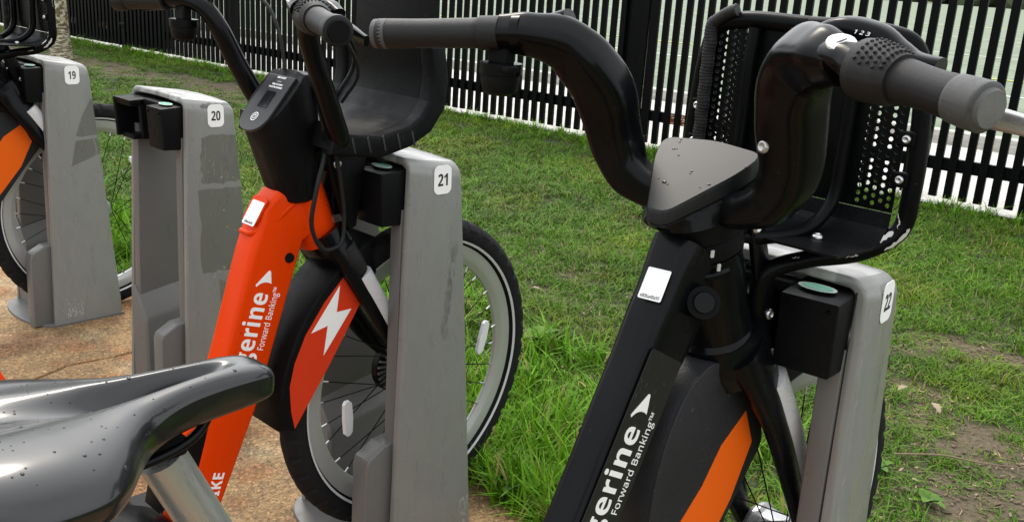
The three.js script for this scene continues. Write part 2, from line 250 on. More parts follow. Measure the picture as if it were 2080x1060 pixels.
{ // painted pitch lines lying on the turf
  const lines = new THREE.Group(); lines.name = 'pitch_lines'; lines.userData = { kind: 'structure' }; scene.add(lines);
  const w = std(lin(0.72, 0.73, 0.70), 0.8), y = std(lin(0.62, 0.58, 0.10), 0.8);
  const ln = (a, b, wd, mat, h) => { const dx = b[0] - a[0], dz = b[1] - a[1], L = Math.hypot(dx, dz), g = new THREE.BoxGeometry(L, 0.004, wd); g.rotateY(-Math.atan2(dz, dx)); g.translate((a[0] + b[0]) / 2, h, (a[1] + b[1]) / 2); part('painted_line', g, mat, lines); };
  ln([-40, -20.6], [16, -22.4], 0.10, w, 0.036); ln([-40, -11.2], [16, -12.9], 0.09, w, 0.036); ln([-60, -31], [26, -33], 0.10, w, 0.036); ln([-60, -46], [36, -49], 0.12, w, 0.036); ln([-30, -14.6], [10, -15.4], 0.1, y, 0.0405);
  const pts = []; for (let i = 0; i <= 30; i++) { const a = -1.2 + i * 0.075; pts.push(V(-46 + Math.cos(a) * 34, 0, -62 + Math.sin(a) * 34)); }
  const pos = [], idx = []; pts.forEach((p, i) => { const q = pts[Math.min(i + 1, 30)].clone().sub(pts[Math.max(0, i - 1)]).normalize(); for (const s of [-1, 1]) pos.push(p.x - q.z * s * 0.12, 0.0425, p.z + q.x * s * 0.12); if (i < 30) { const a = i * 2; idx.push(a, a + 1, a + 2, a + 1, a + 3, a + 2); } });
  const g = new THREE.BufferGeometry(); g.setAttribute('position', new THREE.Float32BufferAttribute(pos, 3)); g.setIndex(idx); g.computeVertexNormals(); part('painted_line', g, y, lines);
}
{ // far side of the pitch: a belt of trees that reads as one mass
  const R = rng(77), gs = [], base = new THREE.IcosahedronGeometry(1, 1);
  for (let i = 0; i < 420; i++) { const g = base.clone(), p = g.attributes.position, s = 1.4 + R() * 2.4; for (let k = 0; k < p.count; k++) { const f = 0.8 + 0.4 * hash2(Math.round(p.getX(k) * 50), Math.round(p.getY(k) * 50 + p.getZ(k) * 90), i); p.setXYZ(k, p.getX(k) * f * s * 1.3, p.getY(k) * f * s, p.getZ(k) * f * s); } g.translate(-190 + R() * 260, 0.5 + R() * 7, -250 - R() * 12); g.computeVertexNormals(); gs.push(g); }
  const m = top('distant_wood', merge(gs), std(lin(0.06, 0.085, 0.035), 0.9), 'stuff'); tag(m, 'far belt of trees beyond the sports pitch', 'trees', null, 'stuff');
}
// ---------------------------------------------------------------- steel fence: bays between posts
const PITCH = 0.0868, pkH = 1.93, pkGeo = box(0.047, pkH, 0.025, 0, pkH / 2 + 0.035, 0, 0.002);
const rustMat = std(0xffffff, 0.9, { map: tileTex(128, (u, v) => { const a = noise(u * 8, v * 8, 101, 8), b = noise(u * 32, v * 32, 102, 32), k = 0.6 + 0.5 * a + 0.3 * b; return b > 0.55 && a > 0.45 ? [0.75 * k, 0.72 * k, 0.68 * k] : [0.50 * k, 0.27 * k, 0.13 * k]; }) });
const greyPatch = std(lin(0.36, 0.35, 0.34), 0.8);
function bay(x0, x1, label, { postL = true, gate = false, rust = [], screen = 0, group } = {}) {
  const t = thing('steel_fence_bay', label, 'fence', [x0, 0, fenceZ(x0)], group); t.rotation.y = 0.0719; const L = (x1 - x0) / Math.cos(0.0719);
  const n = Math.floor((L - 0.06) / PITCH), off = (L - (n - 1) * PITCH) / 2 + 0.02;
  for (let i = 0; i < n; i++) { const m = part('picket', pkGeo, M.iron, t); m.position.set(off + i * PITCH, (hash2(i, 8) - 0.5) * 0.006, 0); m.rotation.z = (hash2(i, Math.round(x0 * 7)) - 0.5) * 0.006; }
  for (const y of [0.236, 1.72]) part('rail', box(L - 0.085, 0.078, 0.034, L / 2, y, -0.026, 0.004), M.iron, t);
  if (postL) { const p = part('post', box(0.08, 2.0, 0.08, 0, 1.0, -0.03, 0.005), M.iron, t); part('post_cap', box(0.09, 0.02, 0.09, 0, 2.01, -0.03, 0.004), M.iron, p); part('clamp', box(0.13, 0.03, 0.05, 0, 0.29, 0.0, 0.006), M.iron, p); }
  for (const [x, w, mat] of rust) part('rust_patch', box(w, 0.074, 0.003, x - x0, 0.236, -0.0065), mat, t, mat === greyPatch ? 'pale grey primer patch on the rail' : 'orange rust patch on the rail');
  if (screen) part('wind_screen', box(screen, 1.8, 0.004, screen / 2 + 0.02, 0.98, -0.05), M.iron, t, 'dark screen sheet behind the pickets');
  if (gate) { part('post', box(0.19, 2.0, 0.06, 0.02, 1.0, -0.05, 0.005), M.iron, t); part('gate_stile', box(0.05, 1.85, 0.05, 0.19, 0.97, -0.02, 0.004), M.iron, t); part('hinge', cyl(0.02, 0.02, [0.125, 0.25, 0.0], [0.125, 0.31, 0.0], 12), M.alloyDull, t); }
  return t;
}
bay(-15.0, -12.6, 'black steel picket fence bay behind the tree trunk', { screen: 2.36 });
bay(-12.6, -10.12, 'black fence bay with a pale grey patch and an orange rust patch on its rail', { screen: 2.44, rust: [[-11.35, 0.17, greyPatch], [-10.62, 0.2, rustMat]] });
bay(-10.12, -7.94, 'black steel picket fence bay standing directly behind number 20 dock and the left handlebar bell', { screen: 0.95 });
bay(-7.94, -5.55, 'black steel picket fence bay behind the console of the orange bike');
bay(-5.55, -2.97, 'black steel picket fence bay that ends at the wide gate post');
bay(-2.97, -0.15, 'black steel picket gate bay hung on the wide post, rust patch on its rail', { postL: false, gate: true, rust: [[-2.47, 0.27, rustMat]] });
bay(-0.15, 2.4, 'black steel picket fence bay next to the gate, starting at the last post');

// ---------------------------------------------------------------- tree
{
  const t = thing('young_tree', 'slim tree with pale flaking bark, its trunk between dock 19 and the fence', 'tree', [-9.30, -0.02, -2.95]);
  const bark = tileTex(256, (u, v) => { const a = noise(u * 8, v * 16, 111, 16), b = noise(u * 24, v * 48, 112, 48), c = smooth(0.45, 0.62, noise(u * 10, v * 26, 113, 26)), k = 0.62 + 0.25 * a + 0.3 * b; return [(0.66 - 0.26 * c) * k * 1.2, (0.64 - 0.28 * c) * k * 1.2, (0.55 - 0.27 * c) * k * 1.2]; });
  bark.repeat.set(2, 8);
  const bm = std(0xffffff, 0.95, { map: bark, bumpMap: bark, bumpScale: 0.006 });
  part('trunk', sweep([[0.02, 0, 0], [0, 0.3, 0], [-0.01, 1.2, 0.01], [0.03, 2.4, 0], [0.0, 3.6, 0.02], [0.02, 5.2, 0]], [0.12, 0.10, 0.095, 0.085, 0.06, 0.02], { seg: 40, n: 20, up: V(1, 0, 0) }), bm, t);
  const R = rng(9), limbs = [], leaves = [];
  const leaf = new THREE.CircleGeometry(0.05, 5); leaf.scale(1, 1.5, 1);
  for (let i = 0; i < 11; i++) {
    const y = 2.5 + i * 0.22, a = i * 2.4, L = 1.5 - i * 0.07, e = V(Math.cos(a) * L, y + 0.9 + R() * 0.4, Math.sin(a) * L);
    const mid = V(Math.cos(a) * L * 0.5, y + 0.6, Math.sin(a) * L * 0.5); limbs.push(sweep([[0, y, 0], mid, e], [0.03, 0.02, 0.007], { seg: 8, n: 7 }));
    for (let k = 0; k < 170; k++) { const f = 0.25 + R() * 0.85, c = V(0, y, 0).lerp(e, f).add(V(R() - 0.5, R() - 0.4, R() - 0.5).multiplyScalar(0.95)); const g = leaf.clone(); g.rotateX(R() * 6); g.rotateY(R() * 6); g.scale(1, 1, 1); g.translate(c.x, c.y, c.z); leaves.push(g); }
  }
  part('limb', merge(limbs), bm, t); part('crown', merge(leaves), std(lin(0.075, 0.13, 0.03), 0.7, { side: THREE.DoubleSide }), t);
}
// ---------------------------------------------------------------- docks
const DOCK_BASE = lin(0.205, 0.207, 0.203);
function dockTexture(n) { // faded grey coating with old sticker ghosts, scratches and dirt, in face coordinates: u = z, v = y
  const c = document.createElement('canvas'); c.width = 256; c.height = 768; const g = c.getContext('2d'), R = rng(900 + n);
  const X = (z) => ((z + 0.1) / 0.3) * 256, Y = (y) => 768 - (y / 0.9) * 768;
  g.fillStyle = 'rgb(126,127,125)'; g.fillRect(0, 0, 256, 768);
  for (let i = 0; i < 900; i++) { const k = 116 + R() * 20; g.fillStyle = `rgba(${k},${k},${k - 3},0.16)`; const w = 4 + R() * 34; g.fillRect(R() * 256 - 10, R() * 768, w * 0.4, w * 1.6); }
  const blot = (x, y, w, h, col, rough = 6) => { g.fillStyle = col; g.beginPath(); const N = 40; for (let i = 0; i <= N; i++) { const t = (i / N) * 4, s = Math.floor(t) % 4, f = t - Math.floor(t); const q = [[x + w * f, y], [x + w, y + h * f], [x + w * (1 - f), y + h], [x, y + h * (1 - f)]][s]; g.lineTo(q[0] + (R() - 0.5) * rough, q[1] + (R() - 0.5) * rough); } g.fill(); };
  const dark = 'rgb(98,98,92)';
  if (n === 20) { // three strips where film was pulled off
    blot(X(-0.035), Y(0.735), X(0.095) - X(-0.035), Y(0.615) - Y(0.735), dark, 9); blot(X(-0.05), Y(0.60), X(0.105) - X(-0.05), Y(0.385) - Y(0.60), 'rgb(101,102,96)', 7); blot(X(-0.02), Y(0.36), X(0.06) - X(-0.02), Y(0.14) - Y(0.36), 'rgb(106,107,102)', 9);
    for (let i = 0; i < 26; i++) { g.fillStyle = 'rgba(120,121,117,0.5)'; g.fillRect(X(-0.03 + R() * 0.12), Y(0.74) + R() * 100, 1.5 + R() * 2, 8 + R() * 30); }
    blot(X(0.0), Y(0.815), X(0.09) - X(0.0), 7, 'rgba(60,60,56,0.7)', 5);
    for (let i = 0; i < 26; i++) { g.fillStyle = 'rgba(205,205,198,0.8)'; g.fillRect(X(-0.04 + R() * 0.13), Y(0.3 + R() * 0.42), 1 + R() * 1.5, 1 + R() * 2.5); }
  }
  if (n === 19) { g.fillStyle = 'rgb(98,98,93)'; g.beginPath(); [[-0.002, 0.715], [-0.012, 0.705], [-0.03, 0.60], [0.035, 0.595], [0.052, 0.60], [0.03, 0.66]].forEach(([z, y], i) => g.lineTo(X(z) + R() * 3, Y(y) + R() * 3)); g.fill(); g.beginPath(); [[-0.012, 0.59], [0.055, 0.585], [0.072, 0.505], [-0.038, 0.545]].forEach(([z, y]) => g.lineTo(X(z) + R() * 3, Y(y) + R() * 3)); g.fill(); g.strokeStyle = 'rgba(140,141,138,.6)'; g.lineWidth = 3; g.beginPath(); g.moveTo(X(0.0), Y(0.585)); g.quadraticCurveTo(X(-0.012), Y(0.56), X(-0.004), Y(0.53)); g.stroke();
    for (let i = 0; i < 40; i++) { g.fillStyle = `rgba(200,202,200,${0.35 + R() * 0.4})`; g.fillRect(X(0.07 + R() * 0.05), Y(0.02 + R() * R() * 0.07), 1 + R() * 2, 2 + R() * 6); } }
  if (n === 21) { for (let i = 0; i < 160; i++) { g.fillStyle = `rgba(92,92,85,${0.12 + R() * 0.22})`; const y = 0.46 + R() * 0.2; g.fillRect(X(0.012 + (0.66 - y) * 0.12 + (R() - 0.5) * 0.018), Y(y), 2 + R() * 4, 4 + R() * 14); } for (let i = 0; i < 40; i++) { g.fillStyle = 'rgba(175,176,170,0.6)'; g.fillRect(X(-0.055 + R() * 0.03), Y(0.01 + R() * 0.07), 1 + R() * 3, 2 + R() * 7); } }
  if (n === 22) { for (let i = 0; i < 130; i++) { g.fillStyle = `rgba(168,168,160,${0.2 + R() * 0.3})`; g.fillRect(X(0.118 + (R() - 0.5) * 0.012), Y(0.05 + R() * 0.75), 1 + R() * 2, 2 + R() * 10); } for (let i = 0; i < 60; i++) { g.fillStyle = `rgba(136,134,112,${0.12 + R() * 0.2})`; g.fillRect(X(-0.05 + R() * 0.12), Y(R() * 0.8), 8 + R() * 20, 20 + R() * 70); } }
  for (let i = 0; i < 120; i++) { g.fillStyle = `rgba(${R() > 0.5 ? '188,188,182' : '70,70,66'},${0.25 + R() * 0.4})`; g.fillRect(R() * 256, R() * 768, 0.8 + R() * 1.4, 1 + R() * 3); }
  const t = new THREE.CanvasTexture(c); t.colorSpace = THREE.SRGBColorSpace; t.magFilter = THREE.LinearFilter; return t;
}
const dockInner = std(lin(0.125, 0.123, 0.118), 0.6, { roughnessMap: wearRough });
const capTex = tileTex(512, (u, v) => { const a = noise(u * 22, v * 22, 121, 22), b = noise(u * 64, v * 64, 122, 64), k = 0.70 + 0.16 * smooth(0.4, 0.6, a) + 0.1 * b; return [k, k, k * 0.985]; });
const capMat = phy(lin(0.44, 0.44, 0.435), 0.5, { map: capTex, roughnessMap: wearRough, clearcoat: 0.25, clearcoatRoughness: 0.3 });
const zRear = (y) => 0.162 - 0.032 * Math.min(1, y / 0.83), zFront = (y) => -0.062 + 0.060 * Math.min(1, y / 0.83);
function dockShell() {
  // inverted U of bent sheet, swept with a rounded-rectangle section; split where the worn top begins
  const path = [], rc = 0.032, xt = 0.147, xb = 0.166, yt = 0.832;
  for (let i = 0; i <= 14; i++) { const f = i / 14, y = -0.01 + f * (yt - rc + 0.01); path.push([xb + (xt - xb) * f, y, 1, 0]); }
  for (let i = 1; i <= 8; i++) { const a = (i / 8) * Math.PI / 2; path.push([xt - rc + Math.cos(a) * rc, yt - rc + Math.sin(a) * rc, Math.cos(a), Math.sin(a)]); }
  for (let i = 1; i <= 7; i++) path.push([(xt - rc) * (1 - (i / 8) * 2), yt + 0.004 * Math.sin((i / 8) * Math.PI), 0, 1]);
  for (let i = 8; i >= 0; i--) { const a = (i / 8) * Math.PI / 2; path.push([-(xt - rc + Math.cos(a) * rc), yt - rc + Math.sin(a) * rc, -Math.cos(a), Math.sin(a)]); }
  for (let i = 13; i >= 0; i--) { const f = i / 14, y = -0.01 + f * (yt - rc + 0.01); path.push([-(xb + (xt - xb) * f), y, -1, 0]); }
  const th = 0.017, rr = 0.0075;
  const ring = ([x, y, nx, ny]) => {
    const zr = zRear(y), zf = zFront(y), out = [], add = (n, z) => { const slope = 0.13 * smooth(0.55, 0.80, y) * (zr - z); out.push(V(x + nx * n, y + ny * n - slope, z)); };
    for (let k = 0; k < 5; k++) { const a = (k / 4) * Math.PI / 2; add(-rr + Math.cos(a) * rr * 1.0, zr - rr + Math.sin(a) * rr); }
    for (let k = 0; k < 3; k++) { const a = Math.PI / 2 + (k / 2) * Math.PI / 2; add(-th + rr * 0.5 + Math.cos(a) * rr * 0.5, zr - rr * 0.5 + Math.sin(a) * rr * 0.5); }
    for (let k = 0; k < 3; k++) { const a = Math.PI + (k / 2) * Math.PI / 2; add(-th + rr * 0.5 + Math.cos(a) * rr * 0.5, zf + rr * 0.5 + Math.sin(a) * rr * 0.5); }
    for (let k = 0; k < 5; k++) { const a = -Math.PI / 2 + (k / 4) * Math.PI / 2, q = 0.013; add(-q + Math.cos(a) * q, zf + q + Math.sin(a) * q); }
    return out;
  };
  const uv = (p) => [(p.z + 0.1) / 0.3, p.y / 0.9], cut0 = 20, cut1 = path.length - 21;
  return { near: loft(path.slice(0, cut0 + 1).map(ring), { uv, creaseAngle: 0.75, caps: 'start' }), cap: loft(path.slice(cut0, cut1 + 1).map(ring), { uv: (p) => [p.x * 1.6, p.z * 1.6 + 0.2], creaseAngle: 0.75, caps: 'none' }), far: loft(path.slice(cut1).map(ring), { uv, creaseAngle: 0.75, caps: 'end' }) };
}
const shell = dockShell();
const lean = (g, s) => { const p = g.attributes.position; for (let i = 0; i < p.count; i++) p.setX(i, p.getX(i) + s * 0.017 * (1 - p.getY(i) / 0.8)); g.computeVertexNormals(); return crease(g, 0.5); };
const linerPoly = [[-0.045, -0.008], [0.150, -0.008], [0.148, 0.28], [0.138, 0.735], [0.012, 0.735]];
const linerNear = lean(side(linerPoly, 0.098, 0.129, 0.004), 1), linerFar = lean(side(linerPoly, -0.129, -0.098, 0.004), -1);
const footNear = lean(side([[-0.02, -0.008], [0.218, -0.008], [0.213, 0.218], [0.207, 0.232], [0.168, 0.254], [0.02, 0.262]], 0.078, 0.126, 0.007), 1);
const footFar = (() => { // inner swelling of the far leg with a sloping shoulder
  const prof = (z, k) => [[-0.135, -0.008], [-0.062, -0.008], [-0.062, 0.205 + k], [-0.066, 0.219 + k], [-0.128, 0.292 + k], [-0.135, 0.294 + k]].map(([x, y]) => V(x, y, z));
  return loft([prof(0.158, -0.012).map((p) => V(p.x - 0.006, Math.max(-0.008, p.y - 0.008), p.z)), prof(0.152, -0.008), prof(0.06, 0.008), prof(-0.03, 0.02)], { creaseAngle: 0.5 }); })();
function plate(g, w, h, r, t, o, right, up) { return onPlane(slab(roundRect(w, h, r), t), o, right, up); }
function makeDock(n, cxw, label, dx = 0) {
  const d = thing('bike_dock', label, 'bike dock', [cxw, 0.01, 0], 'bike docks in a row');
  const mat = phy(DOCK_BASE, 0.5, { map: dockTexture(n), color: lin(0.98, 0.98, 0.96), roughnessMap: wearRough, clearcoat: 0.12, clearcoatRoughness: 0.4 });
  part('side_column', shell.near, mat, d); part('side_column', shell.far, mat, d); part('cap', shell.cap, capMat, d);
  part('inner_leg', linerNear, dockInner, d); part('inner_leg', linerFar, dockInner, d);
  part('wheel_guide', footNear, dockInner, d); part('wheel_guide', footFar, dockInner, d);
  part('base_plate', (() => { const g = slab((() => { const s = new THREE.Shape(); s.moveTo(-0.17, 0.062); s.lineTo(0.17, 0.062); s.lineTo(0.17, -0.165); s.bezierCurveTo(0.14, -0.215, 0.05, -0.228, 0, -0.228); s.bezierCurveTo(-0.08, -0.228, -0.15, -0.21, -0.17, -0.165); s.closePath(); return s; })(), 0.008, 0.002); g.rotateX(-Math.PI / 2); g.translate(0, -0.011, 0); return g; })(), dockInner, d);
  // lock unit: two jaws with a notch between them under the cap
  const lk = sub('lock_unit', d);
  part('housing', box(0.250, 0.090, 0.10, 0, 0.748, 0.078, 0.006), M.plastic, lk);
  const jaw = (x0, x1, zt) => { const g = side([[0.09, 0.700], [zt - 0.005, 0.705], [zt + 0.001, 0.806], [0.09, 0.812]], x0, x1, 0.004); return g; };
  part('jaw', jaw(0.052, 0.1295, 0.186), M.plastic, lk); part('jaw', jaw(-0.128, -0.116, 0.188), M.plastic, lk); part('jaw_roof', side([[0.09, 0.792], [0.184, 0.790], [0.189, 0.806], [0.09, 0.811]], -0.1155, -0.034, 0.003), M.plastic, lk); part('jaw_floor', side([[0.09, 0.700], [0.172, 0.703], [0.172, 0.715], [0.09, 0.712]], -0.1155, -0.05, 0.003), M.plastic, lk); part('jaw', jaw(-0.049, -0.034, 0.160), M.plastic, lk);
  for (const [x, y] of [[0.064, 0.795], [0.118, 0.795]]) bolt([x, y, 0.187], [0, 0, 1], 0.0028, lk, M.iron);
  part('bridge', box(0.09, 0.016, 0.03, 0.009, 0.802, 0.136, 0.003), M.plastic, lk);
  part('gasket', side([[0.118, 0.70], [0.131, 0.70], [0.131, 0.812], [0.118, 0.814]], 0.1293, 0.1325, 0.001), n === 22 ? M.chipped : M.plastic, lk);
  const st = part('round_sticker', onPlane(slab(new THREE.Shape().absellipse(0, 0, 0.026, 0.013, 0, Math.PI * 2), 0.0006), [0.087, 0.8122, 0.152], [1, 0, 0], [0, 0.06, -1]), M.stickerRim, lk);
  part('sticker_print', onPlane(slab(new THREE.Shape().absellipse(0, 0, 0.0205, 0.0095, 0, Math.PI * 2), 0.0006), [0.087, 0.8129, 0.152], [1, 0, 0], [0, 0.06, -1]), M.sticker, lk);
  // number plate on the outer face
  const fx = (y) => 0.166 - 0.019 * ((y + 0.01) / 0.81) + 0.0006, yN = 0.786, zN = 0.052;
  const np = sub('number_plate', d); part('plate', plate(0, 0.044, 0.056, 0.0125, 0.0008, [fx(yN), yN, zN], [0, 0, -1], [-0.0235, 1, 0]), M.white, np);
  const w = words(String(n), 0.0235, n === 19 ? 0.0225 : 0.0245, bold, 0.0004); w.translate(n === 19 ? -0.0112 : -0.0122, -0.0117, 0.0009);
  part('number', onPlane(w, [fx(yN), yN, zN], [0, 0, -1], [-0.0235, 1, 0]), M.ink, np);
  return d;
}
M.chipped = std(0xffffff, 0.7, { map: tileTex(128, (u, v) => { const k = noise(u * 40, v * 40, 131, 40) > 0.56 ? 0.55 : 0.09; return [k, k, k]; }) });
makeDock(19, -1.732, 'grey bike dock numbered 19 with a torn dark sticker ghost on its side');
makeDock(20, -0.872, 'empty grey bike dock numbered 20, standing between docks 19 and 21');
makeDock(21, -0.025, 'grey bike dock numbered 21 holding the orange electric bike');
makeDock(22, 0.844, 'grey bike dock numbered 22 holding the black bike with the tube basket').rotation.y = 0.1;
// ---------------------------------------------------------------- bicycle pieces shared by both kinds of bike
const T2 = Math.PI * 2;
function tyreGeo(R = 0.3185, r = 0.0255, tread = 46) { // ring in the y-z plane, grooved shoulders
  const nT = tread * 8, nP = 22, pos = [], idx = [], uv = [];
  for (let i = 0; i <= nT; i++) {
    const th = (i / nT) * T2, ph = (i % 8) / 8;
    for (let j = 0; j <= nP; j++) {
      const a = (j / nP) * T2, c = Math.cos(a), s = Math.sin(a); // c: outward, s: across
      let q = r; if (c > 0.15) { const sh = Math.abs(s); const gr = sh > 0.42 ? (ph < 0.25 ? 1 : 0) : (((i + 4) % 8) / 8 < 0.2 ? 0.55 : 0); q += 0.0024 * smooth(0.15, 0.4, c) - 0.0034 * gr * smooth(0.15, 0.45, c); if (sh > 0.30 && sh < 0.42) q -= 0.0016; }
      pos.push(q * s, (R + q * c) * Math.sin(th), (R + q * c) * Math.cos(th)); uv.push(i / nT * 12, j / nP);
      if (i < nT && j < nP) { const k = i * (nP + 1) + j; idx.push(k, k + 1, k + nP + 1, k + 1, k + nP + 2, k + nP + 1); }
    }
  }
  const g = new THREE.BufferGeometry(); g.setAttribute('position', new THREE.Float32BufferAttribute(pos, 3)); g.setAttribute('uv', new THREE.Float32BufferAttribute(uv, 2)); g.setIndex(idx); return crease(g, 0.45);
}
function lathe(prof, n = 96) { const g = new THREE.LatheGeometry(prof.map(([r, x]) => new THREE.Vector2(r, x)), n); g.rotateZ(-Math.PI / 2); return crease(g, 0.5); } // profile (radius, x), axis along x
const G = {};
G.tyre = tyreGeo();
G.rim = lathe([[0.289, -0.0130], [0.2935, -0.0138], [0.2935, 0.0138], [0.289, 0.0130], [0.2705, 0.0125], [0.2680, 0.0115], [0.2560, 0.0045], [0.2545, 0], [0.2560, -0.0045], [0.2680, -0.0115], [0.2705, -0.0125], [0.289, -0.0130]], 140);
G.stripe = lathe([[0.2985, 0.0214], [0.3035, 0.0238], [0.3035, 0.0246], [0.2985, 0.0222]], 120);
G.stripeFar = lathe([[0.2985, -0.0222], [0.3035, -0.0246], [0.3035, -0.0238], [0.2985, -0.0214]], 120);
G.hub = lathe([[0.0, -0.045], [0.012, -0.045], [0.03, -0.034], [0.032, -0.03], [0.018, -0.024], [0.017, 0.024], [0.028, 0.03], [0.027, 0.034], [0.011, 0.04], [0.0, 0.045]], 40);
G.bighub = lathe([[0.0, -0.046], [0.03, -0.046], [0.04, -0.036], [0.042, -0.028], [0.036, -0.022], [0.034, 0.022], [0.04, 0.028], [0.038, 0.036], [0.012, 0.042], [0.0, 0.044]], 48);
G.drum = (() => { const fins = []; for (let i = 0; i < 26; i++) { const a = (i / 26) * T2, g = box(0.006, 0.034, 0.0045, -0.0495, 0.043, 0); g.rotateX(a + 0.25); fins.push(g); } G.fins = merge(fins); return lathe([[0.0, -0.052], [0.062, -0.052], [0.064, -0.058], [0.064, -0.066], [0.060, -0.066], [0.058, -0.060], [0.022, -0.060], [0.018, -0.07], [0, -0.07]], 60); })();
function spokeEnds(i, N, hubR) { const a = (i / N) * T2, s = i % 2 ? 1 : -1, k = (Math.floor(i / 2) % 2 ? 1 : -1); const b = a + k * 1.15; return [V(s * 0.03, Math.sin(b) * hubR, Math.cos(b) * hubR), V(s * 0.003, Math.sin(a) * 0.2560, Math.cos(a) * 0.2560)]; }
G.spoke = cyl(0.00115, 0.00115, [0, 0, 0], [0, 1, 0], 5);
G.nipple = cyl(0.0022, 0.0022, [0, 0, 0], [0, 0.013, 0], 6);
function wheel(parent, { big = false, drum = false, reflectors = [], N = 32, phase = 0 } = {}) {
  const w = sub('front_wheel', parent);
  part('tyre', G.tyre, M.tyre, w); part('rim', G.rim, M.alloy, w); part('reflective_stripe', G.stripe, M.reflective, w); part('reflective_stripe', G.stripeFar, M.reflective, w);
  part('hub', big ? G.bighub : G.hub, M.alloyDull, w); if (drum) part('brake_drum', G.drum, M.gloss, w), part('cooling_fins', G.fins, M.fin, w);
  const hr = big ? 0.038 : 0.026, up = V(0, 1, 0);
  for (let i = 0; i < N; i++) {
    const [a, b] = spokeEnds(i + phase, N, hr), d = b.clone().sub(a), m = part('spoke', G.spoke, M.iron, w); m.position.copy(a); m.scale.set(1, d.length(), 1); m.quaternion.setFromUnitVectors(up, d.clone().normalize());
    const q = part('spoke_nipple', G.nipple, M.steel, w); q.position.copy(b); q.quaternion.setFromUnitVectors(up, d.clone().normalize().negate());
  }
  for (const [a, r, tw] of reflectors) { const g = slab((() => { const s = new THREE.Shape(); s.moveTo(-0.0095, -0.033); s.lineTo(-0.004, -0.040); s.lineTo(0.004, -0.040); s.lineTo(0.0105, -0.033); s.lineTo(0.013, 0); s.lineTo(0.0105, 0.033); s.lineTo(0.004, 0.040); s.lineTo(-0.004, 0.040); s.lineTo(-0.0095, 0.033); s.lineTo(-0.011, 0); return s; })(), 0.006, 0.0012); g.rotateZ(tw); g.rotateY(Math.PI / 2); g.translate(0.012, Math.sin(a) * r, Math.cos(a) * r); part('spoke_reflector', g, M.reflector, w); }
  return w;
}
// lettering that runs up a tube side seen from +x: origin, direction of reading [z, y]
function sideText(text, size, width, o, dir, mat, parent, name, font = bold) { const g = words(text, size, width, font); onPlane(g, o, [0, dir[1], dir[0]], [0, -dir[0], dir[1]]); return part(name, g, mat, parent); }
function arrowMark(o, dir, s, mat, parent) { const q = new THREE.Shape(); q.moveTo(0, 0.86 * s); q.bezierCurveTo(0.06 * s, 0.95 * s, 0.1 * s, 0.95 * s, 0.16 * s, 0.9 * s); q.lineTo(1.0 * s, 0.34 * s); q.bezierCurveTo(1.08 * s, 0.28 * s, 1.06 * s, 0.2 * s, 0.98 * s, 0.16 * s); q.lineTo(0.30 * s, -0.08 * s); q.bezierCurveTo(0.42 * s, 0.3 * s, 0.3 * s, 0.66 * s, 0, 0.86 * s); const g = new THREE.ExtrudeGeometry(q, { depth: 0.0004, bevelEnabled: false, curveSegments: 8 }); onPlane(g, o, [0, dir[1], dir[0]], [0, -dir[0], dir[1]]); return part('arrow_mark', g, mat, parent); }
